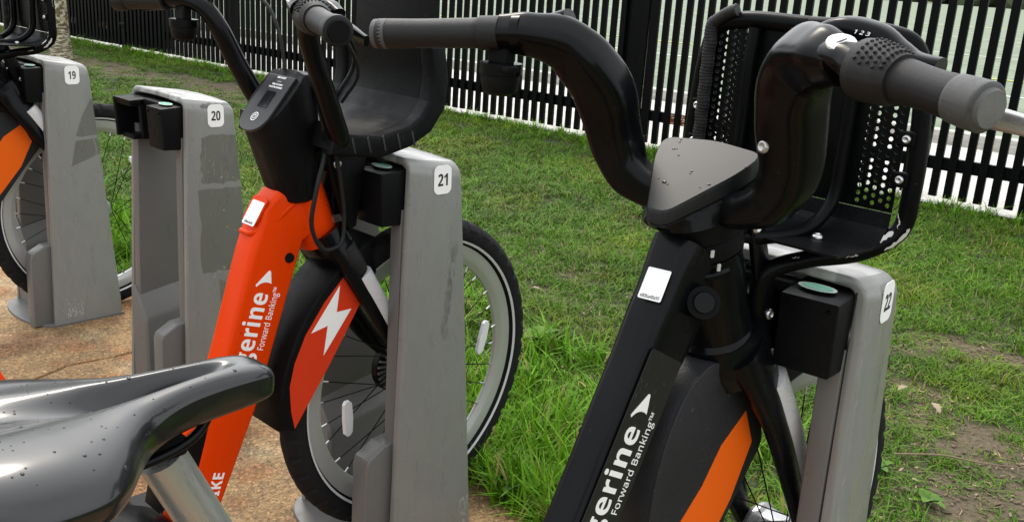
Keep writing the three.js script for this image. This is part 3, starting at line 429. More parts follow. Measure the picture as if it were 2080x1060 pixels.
function saddleGeo() { // nose toward -z; two crests with a channel between
  // z, half width, crest height, fall to the edge, bottom of the skirt, crest offset, channel depth
  const S = [[0.8985, 0.004, 0.860, 0.002, 0.8555, 0.001, 0], [0.9005, 0.011, 0.868, 0.004, 0.853, 0.003, 0], [0.906, 0.0175, 0.8745, 0.006, 0.8515, 0.005, 0], [0.916, 0.0215, 0.8785, 0.008, 0.851, 0.007, 0], [0.93, 0.0235, 0.8805, 0.009, 0.8505, 0.0085, 0.0005], [0.943, 0.024, 0.881, 0.0095, 0.850, 0.0098, 0.004], [0.957, 0.0248, 0.8812, 0.010, 0.8495, 0.011, 0.012], [0.977, 0.0278, 0.8812, 0.0105, 0.849, 0.0135, 0.019], [0.997, 0.034, 0.881, 0.012, 0.8475, 0.0165, 0.021], [1.015, 0.044, 0.881, 0.015, 0.845, 0.0195, 0.0205], [1.031, 0.061, 0.8815, 0.019, 0.842, 0.0225, 0.018], [1.047, 0.081, 0.882, 0.023, 0.839, 0.025, 0.013], [1.066, 0.097, 0.8835, 0.025, 0.837, 0.0275, 0.009], [1.09, 0.104, 0.886, 0.026, 0.837, 0.031, 0.007], [1.125, 0.106, 0.889, 0.026, 0.839, 0.036, 0.006], [1.16, 0.097, 0.890, 0.025, 0.843, 0.036, 0.004], [1.183, 0.08, 0.886, 0.022, 0.848, 0.03, 0.002], [1.195, 0.05, 0.878, 0.014, 0.852, 0.02, 0]];
  const cr = (a, b, c, d, t) => 0.5 * (2 * b + (c - a) * t + (2 * a - 5 * b + 4 * c - d) * t * t + (3 * b - a - 3 * c + d) * t * t * t), fine = [], K = 8;
  for (let i = 0; i < S.length - 1; i++) for (let k = 0; k < K; k++) { const A = S[Math.max(0, i - 1)], B = S[i], C = S[i + 1], D = S[Math.min(S.length - 1, i + 2)]; fine.push(B.map((_, q) => cr(A[q], B[q], C[q], D[q], k / K))); }
  fine.push(S[S.length - 1]);
  const n = 72;
  return loft(fine.map(([z, w, y, fall, bot, xc, ch]) => {
    const out = [], edge = y - fall;
    for (let j = 0; j <= n; j++) { const u = (j / n) * 2 - 1, x = w * Math.sin(u * 1.35) / Math.sin(1.35), a = Math.abs(x); let h; if (a > xc) { const t = (a - xc) / Math.max(1e-4, w - xc); h = y - fall * (0.45 * t * t + 0.55 * Math.pow(t, 5)); } else { const t = a / Math.max(1e-4, xc); h = y - ch * (0.5 + 0.5 * Math.cos(Math.PI * t)); } out.push(V(x, h, z)); }
    for (let k = 1; k < 8; k++) { const t = k / 8; out.push(V(w * (1 - 0.10 * t * t), edge + (bot - edge) * t, z)); }
    for (const f of [0.86, 0.74, 0.4, 0, -0.4, -0.74, -0.86]) out.push(V(w * f, bot + (Math.abs(f) < 0.8 ? 0.007 : 0), z));
    for (let k = 7; k > 0; k--) { const t = k / 8; out.push(V(-w * (1 - 0.10 * t * t), edge + (bot - edge) * t, z)); }
    return out; }), { smoothSides: true });
}
G.saddle = saddleGeo();

const framePts = (s) => [[s * 0.036, 0.742, 0.185], [s * 0.040, 0.795, 0.212], [s * 0.048, 0.835, 0.210], [s * 0.078, 0.853, 0.172], [s * 0.128, 0.868, 0.122], [s * 0.158, 0.898, 0.094], [s * 0.163, 0.95, 0.092], [s * 0.160, 1.02, 0.092], [s * 0.152, 1.085, 0.094], [s * 0.136, 1.122, 0.098], [s * 0.10, 1.133, 0.099], [0, 1.134, 0.100]];
// flakes of missing paint: thin scales lying on a tube, ragged outline
function chips(parent, pts, r, seed) {
  const C = new THREE.CatmullRomCurve3(pts.map((p) => V(...p)), false, 'centripetal'), R = rng(seed + 40);
  for (const [t0, t1, a0, a1] of [[0.30, 0.365, 0.2, 0.9], [0.36, 0.44, 0.9, 1.7], [0.40, 0.47, 2.2, 2.9], [0.455, 0.50, 1.2, 1.6], [0.49, 0.56, 0.6, 0.85], [0.33, 0.35, 1.9, 2.2], [0.60, 0.66, 0.55, 0.75], [0.24, 0.255, 1.2, 1.45]]) {
    const nt = 12, na = 5, pos = [], idx = [];
    for (let i = 0; i <= nt; i++) { const t = t0 + ((t1 - t0) * i) / nt, c = C.getPoint(t), T = C.getTangent(t), b = V(0, 1, 0).addScaledVector(T, -T.y).normalize(), a = new THREE.Vector3().crossVectors(T, b), sh = Math.sin((i / nt) * Math.PI) ** 0.4, j0 = a0 + (1 - sh) * 0.3 * (a1 - a0) + R() * 0.22, j1 = a1 - (1 - sh) * 0.3 * (a1 - a0) - R() * 0.22;
      for (let k = 0; k <= na; k++) { const th = -0.6 + j0 + (Math.max(j1, j0 + 0.05) - j0) * (k / na), n = b.clone().multiplyScalar(Math.cos(th)).addScaledVector(a, Math.sin(th) * seed); const p = c.clone().addScaledVector(n, r + 0.0004); pos.push(p.x, p.y, p.z); if (i < nt && k < na) { const q = i * (na + 1) + k; idx.push(q, q + 1, q + na + 1, q + 1, q + na + 2, q + na + 1); } } }
    const g = new THREE.BufferGeometry(); g.setAttribute('position', new THREE.Float32BufferAttribute(pos, 3)); g.setIndex(idx); g.computeVertexNormals(); part('paint_chip', g, M.chip, parent);
  }
}
// water drops standing on a surface, found by casting rays onto the finished part
function drops(parent, mesh, n, seed, box3, rMax) {
  const R = rng(seed), ray = new THREE.Raycaster(), gs = []; mesh.updateMatrixWorld(true); const inv = mesh.matrixWorld.clone().invert();
  for (let i = 0; i < n; i++) { const o = V(box3[0] + R() * (box3[1] - box3[0]), 3, box3[2] + R() * (box3[3] - box3[2])); ray.set(o.applyMatrix4(mesh.matrixWorld).setY(3), V(0, -1, 0)); const h = ray.intersectObject(mesh, false)[0]; if (!h || h.face.normal.y < 0.35) continue; const r = rMax * (0.35 + 0.65 * R() * R()), g = new THREE.SphereGeometry(r, 9, 6, 0, T2, 0, Math.PI / 2); g.scale(1 + R() * 0.5, 0.45, 1); g.applyQuaternion(new THREE.Quaternion().setFromUnitVectors(V(0, 1, 0), h.face.normal.clone().normalize())); const p = h.point.clone().applyMatrix4(inv); g.translate(p.x, p.y, p.z); gs.push(g); }
  if (gs.length) { const m = part('water_drops', merge(gs), M.drop, parent); m.userData.kind = 'stuff'; }
}
M.stem = phy(lin(0.06, 0.064, 0.072), 0.44, { map: scuff, specularIntensity: 0.6 });
M.drop = phy(lin(0.02, 0.02, 0.022), 0.06, { specularIntensity: 0.5 });
// ---------------------------------------------------------------- black bike with tube basket
function makeBlackBike(label) {
  const b = thing('share_bike', label, 'bicycle', [0, 0.01, 0], 'black share bikes');
  const WZ = -0.035, WY = 0.336;
  const w = wheel(b, { big: true, phase: 0.3, reflectors: [[2.4, 0.19, 0.5]] }); w.position.set(0, WY, WZ);
  // fork
  const fk = sub('fork', b);
  for (const s of [-1, 1]) { const leg = part('fork_leg', sweep([[s * 0.034, 0.735, 0.225], [s * 0.050, 0.695, 0.198], [s * 0.058, 0.60, 0.132], [s * 0.060, 0.45, 0.040], [s * 0.060, 0.345, -0.028]], [[0.03, 0.045], [0.018, 0.042], [0.0155, 0.036], [0.013, 0.027], [0.011, 0.015]], { seg: 26, n: 18, ex: 2.6, up: V(0, 0.3, 1) }), M.blackPaint, fk);
    part('axle_nut', cyl(0.012, 0.012, [s * 0.052, WY, WZ], [s * 0.078, WY, WZ], 8), M.alloyDull, leg); }
  // pale reflective band wrapped on the outer side of the right leg
  part('reflective_sleeve', sweep([[0.0560, 0.684, 0.172], [0.0605, 0.60, 0.113], [0.0615, 0.500, 0.0500]], [[0.0175, 0.024], [0.0160, 0.0225], [0.0142, 0.0190]], { seg: 16, n: 18, ex: 2.4, up: V(0, 0.3, 1) }), M.reflective, fk, 'scuffed white reflective sleeve');
  part('fork_crown', sweep([[0, 0.695, 0.205], [0, 0.720, 0.216], [0, 0.735, 0.223], [0, 0.758, 0.235]], [[0.060, 0.058], [0.062, 0.066], [0.060, 0.067], [0.056, 0.06]], { seg: 10, n: 24, ex: 2.3, up: V(0, 0, 1) }), M.blackPaint, fk);
  // front fender: broad shroud with side skirts
  const fe = sub('front_fender', b);
  const arcPts = new THREE.SplineCurve([[0.262, 0.722], [0.300, 0.724], [0.345, 0.695], [0.378, 0.63], [0.392, 0.55], [0.385, 0.45], [0.352, 0.345]].map((p) => new THREE.Vector2(...p))).getPoints(30).map((p) => [p.x, p.y]), lipPts = new THREE.SplineCurve([[0.265, 0.40], [0.192, 0.495], [0.160, 0.535], [0.134, 0.572], [0.150, 0.615], [0.19, 0.672], [0.230, 0.705]].map((p) => new THREE.Vector2(...p))).getPoints(24).map((p) => [p.x, p.y]);
  const sk = [...arcPts, [0.315, 0.335], ...lipPts];
  for (const s of [0, 1]) part('side_skirt', side(sk, s ? 0.030 : -0.036, s ? 0.036 : -0.030, 0.002), M.greyPlastic, fe);
  part('back_cover', side([...arcPts, ...arcPts.map(([z, y]) => [z - 0.011 * (z - 0.1) / 0.3, y - 0.009 * Math.max(0, (y - 0.45) / 0.27)]).reverse()], -0.033, 0.033, 0.001), M.greyPlastic, fe);
  part('orange_panel', side([[0.191, 0.634], [0.244, 0.600], [0.279, 0.553], [0.321, 0.517], [0.350, 0.46], [0.352, 0.385], [0.325, 0.362], [0.262, 0.43], [0.200, 0.505], [0.163, 0.580]], 0.0358, 0.0366, 0), M.orangeDecal, fe, 'flat orange panel on the fender side');
  // head tube, collars, down tube
  const fr = sub('frame', b); const ax = (y) => 0.300 + 0.40 * (y - 0.90);
  const circ = (y, r, e = 0) => { const out = []; for (let j = 0; j < 32; j++) { const a = (j / 32) * T2; out.push(V(Math.cos(a) * r, y - Math.sin(a) * r * 0.37, ax(y) + Math.sin(a) * r * 0.93 + e)); } return out; };
  part('head_tube', loft([circ(0.735, 0.050), circ(0.742, 0.054), circ(0.752, 0.0545), circ(0.758, 0.049), circ(0.80, 0.047), circ(0.86, 0.047), circ(0.872, 0.0485)], { creaseAngle: 0.5 }), M.blackPaint, fr);
  for (const [y0, y1, r] of [[0.873, 0.896, 0.0495], [0.8975, 0.925, 0.0515]]) part('collar', loft([circ(y0, r - 0.002), circ(y0 + 0.002, r), circ(y1 - 0.002, r), circ(y1, r - 0.002)], { creaseAngle: 0.5 }), M.plastic, fr);
  const dt = part('down_tube', sweep([[0, 0.866, 0.312], [0, 0.80, 0.352], [0, 0.72, 0.399], [0, 0.58, 0.474], [0, 0.46, 0.54], [0, 0.34, 0.63], [0, 0.27, 0.72]], [[0.034, 0.055], [0.030, 0.050], [0.029, 0.044], [0.029, 0.042], [0.029, 0.046], [0.03, 0.045], [0.03, 0.045]], { seg: 50, n: 28, ex: 4.2, up: V(0, 0.4, 1) }), M.blackPaint, fr);
  part('weld_bead', sweep(Array.from({ length: 13 }, (_, i) => { const a = -1.35 + i * 0.225; return [Math.sin(a) * 0.0425, 0.872 - 0.012 * Math.cos(a) - 0.018, ax(0.862) + Math.cos(a) * 0.056]; }), 0.0058, { seg: 40, n: 8 }), M.blackPaint, dt);
  for (const [x, y, z] of [[0.042, 0.878, 0.335], [0.045, 0.86, 0.322]]) part('paint_chip', box(0.003, 0.009, 0.005, x, y, z, 0.001), M.chip, dt);
  // plug on the head tube side
  const pl = part('plug', cyl(0.021, 0.0195, [0.026, 0.812, 0.325], [0.046, 0.822, 0.347], 28), M.plastic, fr); part('plug_face', cyl(0.0135, 0.012, [0.045, 0.8215, 0.3458], [0.0485, 0.8232, 0.3496], 24), M.gloss, pl);
  // bracket plate beside the head tube with the locking pin
  const br = sub('docking_bracket', b);
  part('bracket_plate', side([[0.262, 0.912], [0.242, 0.915], [0.226, 0.90], [0.160, 0.772], [0.162, 0.748], [0.182, 0.745], [0.197, 0.76]], 0.036, 0.044, 0.002), M.gloss, br); bolt([0.0445, 0.897, 0.245], [1, 0, 0.2], 0.0075, br); bolt([0.0445, 0.772, 0.182], [1, 0, 0.2], 0.0075, br);
  part('lock_pin', cyl(0.0095, 0.0095, [0.022, 0.772, 0.192], [0.022, 0.772, 0.13], 18), M.brass, br);
  part('lock_lug', side([[0.22, 0.745], [0.22, 0.80], [0.15, 0.80], [0.12, 0.785], [0.12, 0.755], [0.15, 0.742]], -0.022, 0.022, 0.004), M.gloss, br);
  // decal plate and data sticker
  const D = V(0, 0.187, -0.102).normalize(), dir = [D.z, D.y];
  const mid = [0.0294, 0.628, 0.4565];
  const dec = sub('decal', b);
  part('decal_plate', onPlane(slab(roundRect(0.30, 0.0735, 0.006), 0.0006), mid, [0, D.y, D.z], [0, -D.z, D.y]), M.decalGrey, dec, 'dark grey printed decal');
  const at = (u, v) => [0.0302, mid[1] + D.y * u - D.z * v, mid[2] + D.z * u + D.y * v];
  sideText('tangerine', 0.0365, 0.204, at(-0.145, -0.0055), dir, M.white, dec, 'lettering'); sideText('Forward Banking™', 0.0128, 0.126, at(-0.044, -0.0265), dir, M.white, dec, 'lettering', regular); arrowMark(at(0.068, -0.002), dir, 0.031, M.white, dec);
  { const s = onPlane(slab(roundRect(0.030, 0.039, 0.002), 0.0005), [0.006, 0.842, 0.3925], [1, 0.02, -0.12], [0, 0.82, -0.56]); part('data_sticker', s, M.white, b, 'small white rectangular sticker on the frame'); const t = words('e80ba48a95', 0.0045, 0.025, regular, 0.0002); t.translate(-0.0125, -0.0178, 0.0007); part('sticker_text', onPlane(t, [0.006, 0.842, 0.3925], [1, 0.02, -0.12], [0, 0.82, -0.56]), M.ink, b); }
  // handlebar: everything that turns with the bar
  const hb = sub('handlebar', b, [0, 0, 0.3]); hb.rotation.y = 0.05; const Z = (z) => z - 0.3;
  const outline = (() => { // rounded triangle, point to the rear, resampled evenly
    const p = fillet([[0.069, -0.044], [0.058, -0.010], [0.012, 0.066], [-0.012, 0.066], [-0.058, -0.010], [-0.069, -0.044], [0, -0.052]], 0.016), c = p.map((q, i) => { const b = p[(i + 1) % p.length]; return Math.hypot(b[0] - q[0], b[1] - q[1]); }), L = c.reduce((a, b) => a + b, 0), out = [];
    for (let k = 0; k < 96; k++) { let d = (k / 96) * L, i = 0; while (d > c[i]) { d -= c[i]; i++; } const b = p[(i + 1) % p.length], t = d / Math.max(1e-9, c[i]); out.push([p[i][0] + (b[0] - p[i][0]) * t, p[i][1] + (b[1] - p[i][1]) * t]); } return out; })();
  const capRing = (y, k, slope, blend = 1) => outline.map(([x, z]) => { const a = Math.atan2(z, x), X = x * k * blend + Math.cos(a) * 0.0505 * (1 - blend), ZZ = z * k * blend + Math.sin(a) * 0.0505 * (1 - blend); return V(X - 0.004, y - 0.012 - slope * (ZZ + 0.05), Z(ax(0.962) + 0.008 + ZZ)); });
  part('stem_base', loft([capRing(0.945, 1, 0.30, 0.0), capRing(0.952, 1, 0.34, 0.2), capRing(0.970, 1, 0.44, 0.75), capRing(0.981, 1, 0.50, 0.95), capRing(0.984, 0.985, 0.52)], { creaseAngle: 0.45 }), M.gloss, hb);
  const cap = part('stem_cap', loft([capRing(0.9845, 0.975, 0.52), capRing(0.988, 1.0, 0.54), capRing(1.006, 1.0, 0.585), capRing(1.0088, 0.992, 0.59), capRing(1.0102, 0.975, 0.592), capRing(1.0104, 0.5, 0.592)], { creaseAngle: 0.4 }), M.stem, hb); hb.updateMatrixWorld(true); drops(cap, cap, 26, 8, [-0.05, 0.06, -0.06, 0.06], 0.003);
  for (const s of [-1, 1]) {
    const P = [[0.028, 0.930, 0.316], [0.062, 0.933, 0.320], [0.096, 0.949, 0.323], [0.115, 0.985, 0.328], [0.121, 1.045, 0.354], [0.131, 1.085, 0.381], [0.150, 1.111, 0.404], [0.178, 1.1185, 0.434], [0.208, 1.118, 0.4525]].map(([x, y, z]) => V(s * x, y - (s < 0 ? 0.011 * smooth(1.04, 1.11, y) : 0), Z(z)));
    const limb = part('bar_limb', sweep(P, [[0.021, 0.020], [0.022, 0.021], [0.026, 0.025], [0.030, 0.030], [0.034, 0.032], ...(s > 0 ? [[0.034, 0.032], [0.033, 0.030], [0.027, 0.0255], [0.0195, 0.0195]] : [[0.032, 0.030], [0.028, 0.026], [0.0225, 0.0215], [0.0185, 0.0185]])], { seg: 72, n: 44, ex: 3.3, up: V(0, 0, 1) }), M.gloss, hb);
    // raised top shell, parting line along the limb
    bolt(s > 0 ? [0.103, 1.017, Z(0.3735)] : [-0.141, 1.042, Z(0.3845)], [-0.25, 0.1, 0.95], 0.0072, limb, M.alloyDull);
    const g0 = V(s * 0.202, 1.1185 - (s < 0 ? 0.011 : 0), Z(0.4500)), g1 = V(s * 0.348, 1.100 - (s < 0 ? 0.006 : 0), Z(0.512)), dirG = g1.clone().sub(g0).normalize(), al = (t) => g0.clone().addScaledVector(dirG, t).toArray(), Lg = g0.distanceTo(g1);
    if (s < 0) {
      part('grip', sweep([al(0.03), al(0.10), al(Lg)], [0.0178, 0.0172, 0.0180], { seg: 20, n: 26, roundEnd: 0.003 }), M.rubber, hb);
      part('grip_ring', cyl(0.0198, 0.0198, al(0.004), al(0.029), 28), M.rubber, hb); part('clamp_band', cyl(0.0208, 0.0208, al(-0.022), al(-0.012), 28), M.gloss, hb);
      part('grip_end', cyl(0.0182, 0.0175, al(Lg - 0.012), al(Lg + 0.006), 24), M.greyRubber, hb);
      const bell = sub('bell', hb); const c = V(-0.206, 1.056, Z(0.448)); part('dome', (() => { const g = new THREE.LatheGeometry([[0, -0.021], [0.014, -0.0205], [0.0205, -0.016], [0.023, -0.004], [0.0235, 0.006]].map(([a, q]) => new THREE.Vector2(a, q)), 36); g.translate(c.x, c.y, c.z); return g; })(), M.plastic, bell); part('dome_cap', cyl(0.0255, 0.0255, [c.x, c.y + 0.004, c.z], [c.x, c.y + 0.017, c.z], 36), M.gloss, bell); part('mount', box(0.03, 0.02, 0.018, c.x, c.y + 0.025, c.z, 0.004), M.plastic, bell); part('striker', box(0.012, 0.008, 0.02, c.x + 0.025, c.y + 0.012, c.z + 0.012, 0.003), M.plastic, bell);
    } else {
      part('twist_shifter', sweep([al(0.031), al(0.040), al(0.062), al(0.076)], [0.0265, 0.0275, 0.0255, 0.0222], { seg: 18, n: 32 }), M.rubber, hb);
      const rows = [], a0 = V(...al(0)), bx = dirG, by = V(0, 1, 0).addScaledVector(bx, -bx.y).normalize(), bz = new THREE.Vector3().crossVectors(bx, by);
      for (let r = 0; r < 5; r++) for (let k = 0; k < 13; k++) { const t = 0.042 + r * 0.0070, th = -1.25 + k * 0.2 + (r % 2) * 0.1, rad = t < 0.062 ? 0.0273 - (t - 0.040) * 0.08 : 0.0253 - (t - 0.062) * 0.2; const n = by.clone().multiplyScalar(Math.cos(th)).addScaledVector(bz, Math.sin(th)); const g = new THREE.SphereGeometry(0.0018, 8, 6); const p = V(...al(t)).addScaledVector(n, rad + 0.0001); g.translate(p.x, p.y, p.z); rows.push(g); }
      part('grip_nubs', merge(rows), M.rubber, hb);
      part('grip', sweep([al(0.072), al(0.11), al(Lg - 0.024)], [0.0194, 0.0178, 0.0186], { seg: 20, n: 28 }), M.rubber, hb);
      part('grip_end', sweep([al(Lg - 0.026), al(Lg - 0.012), al(Lg + 0.002)], [0.0197, 0.0205, 0.0205], { seg: 8, n: 28, roundEnd: 0.002 }), M.greyRubber, hb, 'worn grey rubber end of the grip'); part('end_plug', cyl(0.0165, 0.0150, al(Lg + 0.003), al(Lg + 0.0075), 26), M.wornMetal, hb);
      const ind = sub('gear_indicator', hb); const ic = V(0.172, 1.1465, Z(0.444));
      part('indicator_body', sweep([[0.182, 1.118, Z(0.440)], [0.198, 1.1225, Z(0.449)], [0.216, 1.1215, Z(0.458)], [0.230, 1.116, Z(0.464)]], [[0.016, 0.012], [0.021, 0.015], [0.022, 0.016], [0.024, 0.018]], { seg: 14, n: 22 }), M.gloss, ind);
      part('indicator_window', onPlane(slab(new THREE.Shape().absellipse(0, 0, 0.0135, 0.0098, 0, T2), 0.0025, 0.0008), [0.2085, 1.1335, Z(0.4655)], [1, -0.04, -0.25], [-0.05, 0.70, -0.72]), M.white, ind); part('indicator_needle', onPlane(new THREE.BoxGeometry(0.012, 0.0012, 0.0006), [0.2085, 1.1362, Z(0.4685)], [1, 0.5, -0.35], [-0.05, 0.70, -0.72]), M.ink, ind);
      const nums = words('1 2 3', 0.0044, 0.0145, regular, 0.0003); nums.translate(-0.007, 0, 0); part('gear_numbers', onPlane(nums, [0.220, 1.1425, Z(0.4545)], [1, -0.1, 0.05], [-0.1, 0.72, -0.7]), M.reflective, ind);
    }
    // brake lever in front of the grip
    const lv = sub('brake_lever', hb);
    part('lever_pivot', sweep([[s * 0.150, 1.122, Z(0.392)], [s * 0.180, s > 0 ? 1.138 : 1.112, Z(0.400)], [s * 0.214, s > 0 ? 1.137 : 1.108, Z(0.403)], [s * 0.236, s > 0 ? 1.126 : 1.10, Z(0.405)], [s * 0.252, s > 0 ? 1.1175 : 1.097, Z(0.407)], [s * 0.278, s > 0 ? 1.114 : 1.095, Z(0.411)]], [[0.018, 0.018], [0.018, 0.016], [0.016, 0.0145], [0.014, 0.013], [0.014, 0.012], [0.014, 0.012]], { seg: 24, n: 16, ex: 3, up: V(0, 0, 1) }), M.gloss, lv);
    part('lever_blade', sweep([[s * 0.205, 1.110, Z(0.410)], [s * 0.27, 1.098, Z(0.432)], [s * 0.33, 1.090, Z(0.462)], [s * 0.385, 1.086, Z(0.486)]], [[0.006, 0.009], [0.006, 0.010], [0.005, 0.010], [0.004, 0.008]], { seg: 20, n: 14, ex: 3 }), s > 0 ? M.alloyDull : M.gloss, lv);
  }
  // basket: curved sheet with two perforated bands, tube frame, cord
  const bk = sub('basket', b);
  const perf = (x0, x1) => { const s = new THREE.Shape(); s.moveTo(x0, 0.918); s.lineTo(x1, 0.918); s.lineTo(x1, 1.128); s.lineTo(x0, 1.128); s.closePath(); const cols = 5, w = (x1 - x0 - 0.014) / (cols - 1); for (let c = 0; c < cols; c++) for (let r = 0; r < 21; r++) { const x = x0 + 0.007 + c * w, y = 0.926 + r * 0.0097 + (c % 2) * 0.0048; const h = new THREE.Path(); h.absellipse(x, y, 0.0031, 0.0031, 0, T2, true); s.holes.push(h); } const g = new THREE.ExtrudeGeometry(s, { depth: 0.0009, bevelEnabled: false, curveSegments: 3 }); g.translate(0, 0, 0.099); return g; };
  part('perforated_sheet', perf(-0.136, -0.082), M.iron, bk); part('perforated_sheet', perf(0.092, 0.146), M.iron, bk);
  part('front_sheet', box(0.174, 0.21, 0.002, 0.005, 1.023, 0.0985), M.iron, bk);
  part('floor_sheet', side([[0.099, 0.917], [0.101, 0.917], [0.105, 0.898], [0.118, 0.886], [0.140, 0.880], [0.235, 0.884], [0.235, 0.881], [0.140, 0.877], [0.116, 0.883], [0.102, 0.896]], -0.136, 0.146, 0), M.plastic, bk);
  bolt([0.085, 0.8835, 0.165], [0, 1, 0.1], 0.007, bk); bolt([-0.05, 0.8835, 0.165], [0, 1, 0.1], 0.007, bk); bolt([-0.02, 1.112, 0.1005], [0, 0, 1], 0.006, bk); bolt([0.06, 1.112, 0.1005], [0, 0, 1], 0.006, bk);
  for (const s of [-1, 1]) {
    const fr0 = part('frame_tube', sweep(framePts(s), 0.0118, { seg: 90, n: 16 }), M.iron, bk); chips(fr0, framePts(s), 0.0118, s);
    part('inner_tube', sweep([[s * 0.030, 0.885, 0.255], [s * 0.045, 0.882, 0.225], [s * 0.066, 0.890, 0.150], [s * 0.074, 0.92, 0.117], [s * 0.075, 0.98, 0.111], [s * 0.075, 1.08, 0.110], [s * 0.074, 1.125, 0.107]], 0.0088, { seg: 50, n: 12 }), M.iron, bk);
    for (const y of [0.962, 1.012]) part('side_lug', box(0.022, 0.02, 0.006, s * 0.150, y, 0.104, 0.003), M.iron, bk), bolt([s * 0.151, y, 0.1075], [0, 0, 1], 0.0055, bk);
  }
  { const pts = []; for (let i = 0; i <= 60; i++) { const t = i / 60; pts.push(t < 0.86 ? V(-0.1385 + 0.0006 * Math.sin(i), 0.90 + 0.262 * t, 0.1125) : V(-0.1385 + (t - 0.86) * 0.26, 1.125 + 0.022 * Math.sin((t - 0.86) * 9), 0.1125 - 0.01 * (t - 0.86))); } const R = []; for (let i = 0; i < 121; i++) R.push(i % 2 ? 0.0090 : 0.0085); part('elastic_cord', sweep(pts, R, { seg: 240, n: 12 }), M.rubber, bk, 'braided black elastic cord'); }
  // cables along the stem, saddle, rear of the bike
  const sad = part('saddle', G.saddle, M.saddle, b); drops(sad, sad, 150, 4, [-0.08, 0.09, 0.905, 1.12], 0.0016);
  const sp = sub('seatpost', b); part('post', sweep([[0, 0.822, 0.990], [0, 0.60, 0.885], [0, 0.45, 0.815]], 0.0178, { seg: 8, n: 30 }), M.alloyDull, sp); part('seat_clamp', box(0.034, 0.016, 0.046, 0, 0.832, 0.998, 0.005), M.plastic, sp);
  for (const s of [-1, 1]) part('seat_rail', sweep([[s * 0.008, 0.855, 0.950], [s * 0.014, 0.838, 0.968], [s * 0.019, 0.831, 1.0], [s * 0.022, 0.834, 1.06], [s * 0.03, 0.852, 1.12]], 0.0038, { seg: 24, n: 10 }), M.gloss, sp);
  part('seat_tube', sweep([[0, 0.62, 0.894], [0, 0.42, 0.80], [0, 0.27, 0.72]], [0.026, 0.028, 0.034], { seg: 8, n: 20 }), M.blackPaint, fr);
  part('bottom_bracket', cyl(0.04, 0.04, [-0.045, 0.27, 0.72], [0.045, 0.27, 0.72], 24), M.blackPaint, fr);
  for (const s of [-1, 1]) part('chain_stay', sweep([[s * 0.03, 0.275, 0.74], [s * 0.06, 0.31, 0.95], [s * 0.065, 0.335, 1.08]], 0.012, { seg: 10, n: 10 }), M.blackPaint, fr);
  const rw = wheel(b, { big: true }); rw.name = 'rear_wheel'; rw.position.set(0, WY, 1.09);
  part('rear_fender', side([...Array.from({ length: 15 }, (_, i) => { const a = -0.1 + i * 0.215; return [1.09 + Math.cos(a) * 0.375, WY + Math.sin(a) * 0.375]; }), ...Array.from({ length: 15 }, (_, i) => { const a = 2.91 - i * 0.215; return [1.09 + Math.cos(a) * 0.362, WY + Math.sin(a) * 0.362]; })], -0.036, 0.036, 0.002), M.greyPlastic, b);
  for (const s of [-1, 1]) { const ck = part('crank', cyl(0.011, 0.009, [s * 0.06, 0.27, 0.72], [s * 0.075, 0.27 - s * 0.09, 0.72 + s * 0.13], 12), M.alloyDull, b); part('pedal', box(0.09, 0.025, 0.07, s * 0.125, 0.27 - s * 0.09, 0.72 + s * 0.13, 0.006), M.rubber, ck); }
  return b;
}
const blackBike = makeBlackBike('black bike in dock 22 with a saddle, wide black handlebar and tube basket');
blackBike.position.x = 0.86;
{ const c = blackBike.clone(); c.name = numbered('share_bike'); c.userData = { ...blackBike.userData, label: 'black bike in dock 19 with an orange fender panel, mostly cut off' }; c.position.set(-1.68, 0.01, 0.0); c.getObjectByName('basket').position.z = 0.035; scene.add(c); }
